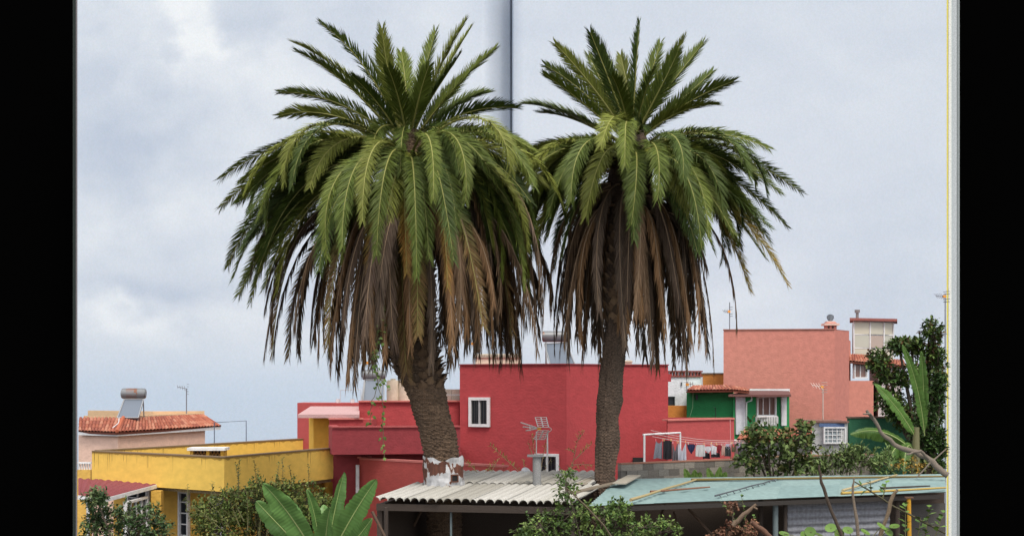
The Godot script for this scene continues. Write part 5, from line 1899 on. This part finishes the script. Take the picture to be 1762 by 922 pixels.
func build_plants() -> void:
	var rng := RandomNumberGenerator.new()
	rng.seed = 64
	# foreground banana plant
	var z := 20.0
	var t := thing("banana_plant", "large glossy banana plant in the foreground left of the shed", "banana plant", Vector3(X(555, z), 0, -z), "banana plants")
	var b := MB.new()
	b.col = Color(0.12, 0.16, 0.05)
	b.tube([Vector3(X(555, z), 0, -z), P(556, 985, z), P(558, 925, z)], [0.13, 0.1, 0.07], 12)
	part(b, "stem", vertex_mat("banana_stem", 0.5), t)
	var gr := Color(0.08, 0.155, 0.045)
	var lv := [[545, 960, 500, 880, 452, 832, 0.27, 0.45, 0.5, Vector3(-0.35, 0.35, 1)], [548, 975, 480, 905, 440, 862, 0.22, 0.2, 0.1, Vector3(-0.5, 0.6, 1)], [552, 965, 545, 885, 527, 842, 0.17, 0.75, 0.3, Vector3(0.6, 0.1, 1)], [562, 960, 572, 880, 592, 812, 0.2, 0.65, -0.1, Vector3(0.75, 0.2, 1)], [566, 965, 600, 890, 648, 824, 0.25, 0.42, 0.3, Vector3(0.35, 0.3, 1)], [548, 960, 522, 890, 490, 852, 0.14, 0.7, -0.4, Vector3(-0.2, 0.3, 1)], [562, 980, 556, 925, 568, 872, 0.24, 0.5, 0.6, Vector3(-0.3, 0.2, 1)], [566, 985, 612, 930, 640, 892, 0.2, 0.3, 0.55, Vector3(0.2, 0.7, 1)], [560, 960, 560, 900, 556, 868, 0.16, 0.4, -0.3, Vector3(0, 0.3, 1)]]
	for q in lv:
		banana_leaf(t, rng, P(q[0], q[1], z), P(q[2], q[3], z - q[8] * 0.5), P(q[4], q[5], z - q[8]), q[6] * 0.88, q[7] + 0.12, dim(gr, rng.randf_range(0.8, 1.3)), q[9], 0.22)
	# young banana sprouts behind the teal roof
	for q in [[1190, 37.9, "small banana sprout behind the teal roof, left of two", [[1184, 806, 1178], [1196, 808, 1196], [1203, 812, 1206]]], [1232, 38.0, "small banana sprout behind the teal roof, right of two", [[1222, 805, 1218], [1236, 803, 1240], [1246, 812, 1250]]]]:
		t = thing("banana_sprout", q[2], "banana plant", Vector3(X(q[0], q[1]), 0, -q[1]), "banana sprouts behind the roof")
		b = MB.new()
		b.col = Color(0.12, 0.16, 0.05)
		b.tube([Vector3(X(q[0], q[1]), 0, -q[1]), P(q[0], 836, q[1])], [0.09, 0.06], 8)
		part(b, "stem", vertex_mat("banana_stem", 0.5), t)
		for l in q[3]: banana_leaf(t, rng, P(q[0], 838, q[1]), P(l[0], 822, q[1] - 0.1), P(l[2], l[1], q[1] - 0.2), 0.13, 0.5, Color(0.12, 0.2, 0.05))
	# banana plant among the trees on the right
	z = 44.0
	t = thing("banana_plant", "tall banana plant with long leaves against the dark tree at the right", "banana plant", Vector3(X(1575, z), 0, -z), "banana plants")
	b = MB.new()
	b.col = Color(0.14, 0.13, 0.06)
	b.tube([Vector3(X(1575, z), 0, -z), P(1576, 800, z), P(1578, 735, z)], [0.2, 0.16, 0.1], 12)
	part(b, "stem", vertex_mat("banana_stem", 0.5), t)
	for q in [[1592, 750, 1585, 660, 1553, 592, 0.2, 0.5, 0.6, 1.1], [1590, 745, 1592, 660, 1586, 604, 0.2, 0.55, 0.5, 1.0], [1576, 752, 1545, 695, 1505, 660, 0.22, 0.35, 0.9, 1.35], [1570, 775, 1520, 725, 1464, 748, 0.3, -0.5, 1.2, 0.75], [1572, 780, 1536, 745, 1530, 808, 0.3, -0.6, 1.5, 0.7], [1574, 782, 1560, 740, 1556, 812, 0.28, -0.6, 1.4, 0.8], [1574, 790, 1540, 765, 1490, 800, 0.24, -0.4, 1.6, 0.65]]:
		banana_leaf(t, rng, P(q[0], q[1], z), P(q[2], q[3], z - q[8] * 0.5), P(q[4], q[5], z - q[8]), q[6], q[7], dim(Color(0.075, 0.14, 0.036), q[9]), Vector3(-0.3, 0.5, 1), 0.5)
	# dark tree at the right page edge
	z = 46.5
	var xm := X(1630, 46.0)
	t = thing("broadleaf_tree", "dense dark broadleaf tree at the right page edge", "tree", Vector3(X(1590, z), 0, -z))
	var lobes := []
	for q in [[1600, 615, 0.5, 0.45], [1616, 640, 0.3, 0.8], [1570, 596, 0.35, 0.14], [1548, 597, 0.25, 0.12], [1605, 572, 0.22, 0.3], [1512, 622, 0.28, 0.3], [1530, 650, 0.4, 0.35], [1535, 690, 0.45, 0.3], [1575, 650, 0.4, 0.35], [1598, 700, 0.65, 0.7], [1605, 760, 0.55, 0.8], [1580, 740, 0.55, 0.7], [1590, 800, 0.7, 0.4], [1545, 712, 0.3, 0.25], [1612, 690, 0.35, 0.7]]:
		lobes.append([P(q[0], q[1], z + rng.randf_range(-0.2, 0.4)), Vector3(q[2], q[3], 0.6)])
	crown(t, rng, Vector3(X(1592, z), 0, -z), lobes, 1350, 9, 0.17, 0.09, [Color(0.04, 0.08, 0.022), Color(0.06, 0.1, 0.025), Color(0.035, 0.065, 0.02), Color(0.05, 0.09, 0.02), Color(0.085, 0.115, 0.03), Color(0.07, 0.105, 0.025), Color(0.05, 0.09, 0.025), Color(0.11, 0.06, 0.03)], leafy("leaf_dark", 0.4, Color(0.05, 0.08, 0.02)), -99, xm, 0.07, 1.6)
	z = 45.0
	t = thing("dark_shrub", "dense dark green shrub under the broadleaf tree against the right page edge", "shrub", Vector3(X(1600, z), 0, -z))
	lobes = []
	for q in [[1600, 715, 0.45, 0.5], [1615, 765, 0.3, 0.5], [1590, 775, 0.45, 0.5], [1620, 670, 0.16, 0.5], [1585, 740, 0.4, 0.4], [1605, 805, 0.45, 0.3]]:
		lobes.append([P(q[0], q[1], z), Vector3(q[2], q[3], 0.3)])
	crown(t, rng, Vector3(X(1600, z), 0, -z), lobes, 420, 9, 0.17, 0.085, [Color(0.035, 0.07, 0.022), Color(0.05, 0.085, 0.025), Color(0.03, 0.055, 0.02), Color(0.04, 0.075, 0.02)], leafy("leaf_dark", 0.4), -99, X(1631, 44.7), 0.04, 1.4)
	# shrubs
	z = 39.6
	t = thing("papaya_shrub", "leafy green shrub with lobed leaves above the block wall's right end", "shrub", Vector3(X(1335, z), 0, -z))
	lobes = []
	for q in [[1298, 770, 0.3, 0.3], [1322, 752, 0.26, 0.16], [1345, 765, 0.35, 0.3], [1380, 742, 0.22, 0.14], [1385, 770, 0.3, 0.35], [1330, 800, 0.6, 0.3], [1360, 790, 0.4, 0.3], [1375, 808, 0.5, 0.25], [1284, 800, 0.2, 0.25], [1300, 742, 0.2, 0.1]]:
		lobes.append([P(q[0], q[1], z + rng.randf_range(-0.4, 0.3)), Vector3(q[2], q[3], 0.5)])
	crown(t, rng, Vector3(X(1335, z), 0, -z), lobes, 250, 7, 0.2, 0.12, [Color(0.085, 0.13, 0.04), Color(0.12, 0.165, 0.055), Color(0.05, 0.08, 0.025), Color(0.09, 0.1, 0.03)], leafy("leaf_mid", 0.5), -99, 99, 0.035, 1.6)
	z = 40.5
	t = thing("leafy_shrub", "low shrub with narrow pale leaves before the wall right of the papaya shrub", "shrub", Vector3(X(1465, z), 0, -z))
	lobes = []
	for q in [[1425, 800, 0.4, 0.3], [1455, 798, 0.4, 0.35], [1485, 792, 0.5, 0.35], [1520, 798, 0.4, 0.35], [1465, 785, 0.35, 0.2], [1405, 808, 0.3, 0.25]]:
		lobes.append([P(q[0], q[1], z), Vector3(q[2], q[3], 0.4)])
	crown(t, rng, Vector3(X(1465, z), 0, -z), lobes, 300, 8, 0.2, 0.055, [Color(0.1, 0.15, 0.045), Color(0.14, 0.18, 0.065), Color(0.06, 0.09, 0.03)], leafy("leaf_mid", 0.5), -99, 99, 0.02, 1.4)
	z = 40.0
	t = thing("flowering_shrub", "small shrub with orange-yellow blossom under the dark tree", "shrub", Vector3(X(1575, z), 0, -z))
	crown(t, rng, Vector3(X(1575, z), 0, -z), [[P(1565, 805, z), Vector3(0.45, 0.25, 0.3)], [P(1595, 808, z), Vector3(0.4, 0.25, 0.3)]], 60, 7, 0.13, 0.06, [Color(0.3, 0.19, 0.04), Color(0.1, 0.12, 0.03), Color(0.06, 0.09, 0.03)], leafy("leaf_mid", 0.5), -99, 13.4, 0.02, 1.2)
	z = 26.0
	t = thing("glossy_shrub", "glossy green shrub in front of the shed between the palms", "shrub", Vector3(X(1030, z), 0, -z))
	lobes = []
	for q in [[975, 838, 0.14, 0.26], [982, 885, 0.38, 0.25], [930, 908, 0.33, 0.18], [1040, 895, 0.42, 0.22], [1095, 908, 0.42, 0.18], [1140, 915, 0.3, 0.15], [1010, 926, 0.8, 0.25], [1080, 938, 0.7, 0.25], [960, 928, 0.5, 0.28], [910, 928, 0.3, 0.22], [1065, 880, 0.16, 0.1]]:
		lobes.append([P(q[0], q[1], z + rng.randf_range(-0.3, 0.3)), Vector3(q[2], q[3], 0.4)])
	crown(t, rng, Vector3(X(1030, z), 0, -z), lobes, 460, 9, 0.1, 0.052, [Color(0.07, 0.12, 0.03), Color(0.1, 0.155, 0.04), Color(0.045, 0.08, 0.022), Color(0.13, 0.18, 0.05)], leafy("leaf_gloss", 0.35), -99, 99, 0.02, 2.0)
	z = 30.0
	t = thing("dark_shrub", "dark leafy shrub at the left page edge below the red canopy", "shrub", Vector3(X(205, z), 0, -z))
	lobes = []
	for q in [[165, 885, 0.32, 0.35], [205, 893, 0.45, 0.3], [250, 895, 0.42, 0.28], [160, 915, 0.33, 0.4], [225, 920, 0.7, 0.35], [270, 915, 0.28, 0.25], [165, 858, 0.14, 0.12]]:
		lobes.append([P(q[0], q[1], z + rng.randf_range(-0.3, 0.3)), Vector3(q[2], q[3], 0.5)])
	crown(t, rng, Vector3(X(205, z), 0, -z), lobes, 420, 9, 0.12, 0.055, [Color(0.045, 0.075, 0.03), Color(0.06, 0.1, 0.035), Color(0.03, 0.055, 0.022), Color(0.09, 0.12, 0.05)], leafy("leaf_dark", 0.4), X(134, 29.4), 99, 0.03, 1.6)
	z = 32.0
	t = thing("wispy_shrub", "wispy olive shrub with thin upright shoots before the yellow house", "shrub", Vector3(X(440, z), 0, -z))
	var list := []
	for i in 70:
		var px := rng.randf_range(322, 566)
		var e := (px - 445.0) / 125.0
		var topy := 826.0 + 40.0 * e * e + rng.randf_range(-14, 40)
		if px < 345: topy = maxf(topy, 846)
		var zz := z + rng.randf_range(-0.8, 0.8)
		list.append([P(lerpf(445, px, 0.6), 915 + rng.randf_range(-20, 20), zz), P(px + rng.randf_range(-12, 12), topy, zz)])
	for q in [[412, 790], [437, 792], [442, 806], [486, 788], [497, 800], [530, 800], [404, 796], [322, 834], [366, 828], [480, 796], [505, 815]]:
		list.append([P(q[0] + rng.randf_range(-8, 14), 880, z), P(q[0], q[1], z)])
	shoots(t, rng, list, 0.1, 0.045, [Color(0.1, 0.12, 0.03), Color(0.075, 0.1, 0.028), Color(0.13, 0.145, 0.04), Color(0.055, 0.08, 0.022)], 0.035)
	# its leafy body
	lobes = []
	for q in [[360, 890, 0.4, 0.4], [400, 875, 0.45, 0.45], [445, 862, 0.5, 0.45], [490, 860, 0.5, 0.45], [530, 870, 0.42, 0.45], [380, 915, 0.6, 0.4], [450, 905, 0.7, 0.45], [520, 905, 0.55, 0.45], [555, 890, 0.25, 0.4]]:
		lobes.append([P(q[0], q[1], z + rng.randf_range(-0.4, 0.4)), Vector3(q[2], q[3], 0.5)])
	crown(t, rng, Vector3(X(440, z), 0, -z), lobes, 1700, 8, 0.095, 0.05, [Color(0.08, 0.115, 0.027), Color(0.105, 0.135, 0.032), Color(0.055, 0.085, 0.022), Color(0.14, 0.15, 0.045)], leafy("leaf_thin", 0.55), -99, 99, 0.02, 2.4)
	# weeds against the red wall
	for q in [[38.7, "yellow-green weed arching left of the chimney pipe", [[905, 822, 843, 765], [880, 820, 862, 800], [890, 822, 838, 806], [905, 820, 900, 790]]], [38.6, "thin weed sprouting behind the chimney pipe", [[925, 800, 915, 748], [930, 815, 940, 765], [935, 818, 948, 790], [920, 790, 908, 760]]], [38.8, "tall thin weed on the cream roof left of the slim palm", [[982, 818, 998, 742], [990, 790, 1018, 764], [985, 800, 1022, 800], [996, 756, 1006, 742], [990, 780, 975, 772]]], [37.6, "low weed at the roof's back edge right of the metal collar", [[830, 822, 800, 792], [840, 822, 858, 790], [828, 820, 845, 802]]]]:
		var zz: float = q[0]
		t = thing("weed", q[1], "weed", Vector3(X(q[2][0][0], zz), ROOF, -zz), "weeds on the cream roof")
		list = []
		for s in q[2]: list.append([P(s[0], s[1], zz), P(s[2], s[3], zz)])
		shoots(t, rng, list, 0.16, 0.03, [Color(0.26, 0.28, 0.05), Color(0.17, 0.22, 0.045), Color(0.3, 0.28, 0.09)], 0.03, 0.009, Color(0.4, 0.27, 0.16))
	# vine hanging from the stout palm
	z = 31.6
	t = thing("hanging_vine", "thin leafy vine hanging from the stout palm's crown", "vine", P(655, 800, z))
	for q in [[[662, 400], [655, 480], [650, 560], [647, 620], [652, 650]], [[652, 560], [640, 610], [648, 650], [660, 700], [658, 740], [662, 806]], [[655, 650], [640, 690], [636, 715], [640, 732]], [[665, 440], [660, 500], [664, 560], [656, 610]], [[652, 650], [672, 672]]]:
		var pts := []
		for k in q.size() - 1:
			for s in 5: pts.append(P(lerpf(q[k][0], q[k + 1][0], s / 5.0), lerpf(q[k][1], q[k + 1][1], s / 5.0), z) + rand_dir(rng) * 0.02)
		b = MB.new()
		b.col = Color(0.1, 0.09, 0.04)
		b.tube(pts, [0.008], 4, false)
		var st := part(b, "stem", vertex_mat("branch_bark"), t)
		b = MB.new()
		for p in pts:
			for k in 2:
				if rng.randf() < 0.62:
					b.col = dim(Color(0.1, 0.16, 0.04), rng.randf_range(0.6, 1.3))
					var d := (rand_dir(rng) + Vector3.DOWN * 0.5).normalized()
					leaf_at(b, p + rand_dir(rng) * 0.05, d, (Vector3(0, 0.4, 1) + rand_dir(rng) * 0.7).normalized(), rng.randf_range(0.08, 0.15), 0.09)
		part(b, "leaves", leafy("leaf_mid", 0.5), st, "", "stuff")
	# bare branches
	bare_branch("dead_tree", "thick pale bare branch bending across the right page edge above the teal roof", 36.0, [[[1632, 818, 0.6, 0.09], [1606, 795, 0.4, 0.085], [1578, 778, 0.2, 0.08], [1545, 768, 0, 0.07], [1520, 748, 0, 0.055], [1505, 722, 0, 0.05], [1492, 706, 0, 0.04]], [[1600, 790, 0.4, 0.04], [1585, 776, 0.5, 0.04], [1560, 782, 0.6, 0.02]], [[1578, 822, 0.5, 0.02], [1600, 798, 0.45, 0.028], [1630, 772, 0.3, 0.02]], [[1505, 722, 0, 0.03], [1498, 712, 0.2, 0.03], [1486, 712, 0.3, 0.015]]], Color(0.36, 0.29, 0.23))
	var z2 := 16.0
	bare_branch("bare_sapling", "dark brown bare stem curving up in front of the corrugated wall", z2, [[[1462, 960, 0, 0.026], [1447, 915, 0, 0.024], [1428, 870, 0, 0.022], [1414, 830, 0, 0.02], [1410, 800, 0, 0.012]]], Color(0.13, 0.09, 0.06))
	bare_branch("bare_sapling", "pale straight bare stem in front of the corrugated wall", z2 + 0.3, [[[1484, 960, 0, 0.024], [1476, 905, 0, 0.022], [1468, 850, 0, 0.016], [1470, 822, 0, 0.01]]], Color(0.4, 0.31, 0.23))
	bare_branch("bare_sapling", "pale leaning cut stem in front of the corrugated wall's right half", z2 + 0.6, [[[1508, 960, 0, 0.03], [1521, 905, 0, 0.028], [1538, 852, 0, 0.024], [1545, 842, 0, 0.018]]], Color(0.34, 0.24, 0.15))
	bare_branch("bare_sapling", "thin leafy stem slanting down to the right page edge", z2 + 1.0, [[[1470, 828, 0, 0.008], [1500, 846, 0, 0.01], [1540, 872, 0, 0.011], [1590, 898, 0, 0.012], [1628, 918, 0, 0.012]]], Color(0.16, 0.14, 0.07))
	bare_branch("bare_sapling", "broken brown stem leaning before the open shed", z2 + 1.0, [[[1262, 905, 0, 0.035], [1280, 885, 0, 0.03], [1302, 868, 0, 0.022]], [[1296, 872, 0, 0.012], [1304, 876, 0.05, 0.012]]], Color(0.3, 0.2, 0.13))
	bare_branch("bare_sapling", "reddish cut stem at the bottom edge before the shed post", z2 + 1.2, [[[1340, 940, 0, 0.04], [1315, 914, 0, 0.036], [1294, 898, 0, 0.028]]], Color(0.27, 0.13, 0.08))
	bare_branch("bare_sapling", "thin stem rising in front of the glossy shrub", 24.0, [[[1075, 960, 0, 0.02], [1040, 905, 0, 0.018], [1005, 868, 0, 0.016], [975, 840, 0, 0.012]]], Color(0.22, 0.17, 0.1))
	# leafy sprays along the bottom right
	z2 = 16.4
	t = thing("broad_leaf_spray", "spray of round green leaves along the bottom right edge", "plant", Vector3(X(1480, z2), 0, -z2))
	b = MB.new()
	b.col = Color(0.12, 0.12, 0.05)
	b.tube([Vector3(X(1480, z2), 0, -z2), P(1480, 950, z2), P(1475, 915, z2)], [0.03, 0.02, 0.01], 7)
	for q in [[1395, 915], [1430, 908], [1460, 912], [1518, 905], [1540, 905], [1490, 915], [1350, 918], [1410, 920], [1445, 918]]: b.tube([P(1480, 950, z2), P(q[0], q[1], z2)], [0.008, 0.005], 5)
	part(b, "stems", vertex_mat("branch_bark"), t, "", "stuff")
	for q in [[1395, 915], [1430, 908], [1460, 912], [1518, 905], [1540, 905], [1490, 915], [1350, 918], [1410, 920], [1445, 918], [1385, 922], [1530, 915]]:
		b = MB.new()
		b.col = dim(Color(0.1, 0.17, 0.04), rng.randf_range(0.7, 1.2))
		var c := P(q[0], q[1], z2)
		var n := (Vector3(0, 0.8, 0.7) + rand_dir(rng) * 0.6).normalized()
		var dx := n.cross(Vector3.UP + rand_dir(rng) * 0.4).normalized()
		var dy := n.cross(dx)
		for k in 10:
			var a0 := TAU * k / 10
			var a1 := TAU * (k + 1) / 10
			b.tri(c - n * 0.012, c + (dx * cos(a0) * 1.15 + dy * sin(a0)) * 0.068, c + (dx * cos(a1) * 1.15 + dy * sin(a1)) * 0.068)
		part(b, "leaf", leafy("leaf_gloss", 0.35), t)
	z2 = 17.0
	t = thing("leafy_twig", "twig with fresh green leaves over the right end of the corrugated wall", "plant", P(1560, 940, z2))
	list = []
	for q in [[1560, 950, 1560, 866], [1590, 950, 1600, 872], [1600, 950, 1624, 882], [1575, 950, 1585, 890], [1500, 846, 1498, 826], [1520, 856, 1526, 830], [1500, 846, 1482, 836]]: list.append([P(q[0], q[1], z2), P(q[2], q[3], z2)])
	shoots(t, rng, list, 0.12, 0.075, [Color(0.12, 0.2, 0.04), Color(0.08, 0.15, 0.035)], 0.045, 0.006)
	z2 = 18.0
	t = thing("withered_shrub", "withered reddish brown shrub with a few green sprigs before the open shed", "shrub", Vector3(X(1265, z2), 0, -z2))
	crown(t, rng, Vector3(X(1265, z2), 0, -z2), [[P(1250, 912, z2), Vector3(0.16, 0.1, 0.15)], [P(1285, 912, z2), Vector3(0.16, 0.12, 0.15)], [P(1262, 876, z2), Vector3(0.1, 0.06, 0.1)], [P(1240, 930, z2), Vector3(0.2, 0.1, 0.15)]], 90, 10, 0.06, 0.04, [Color(0.15, 0.07, 0.045), Color(0.19, 0.1, 0.06), Color(0.1, 0.055, 0.035)], leafy("leaf_withered", 0.8, Color(0.04, 0.02, 0.01)), -99, 99, 0.012, 1.0)
	list = []
	for q in [[1285, 930, 1276, 852], [1280, 915, 1240, 862], [1290, 925, 1298, 885], [1288, 930, 1284, 900]]: list.append([P(q[0], q[1], z2 + 0.2), P(q[2], q[3], z2 + 0.2)])
	shoots(t, rng, list, 0.09, 0.05, [Color(0.1, 0.18, 0.04), Color(0.07, 0.13, 0.03)], 0.04, 0.006)
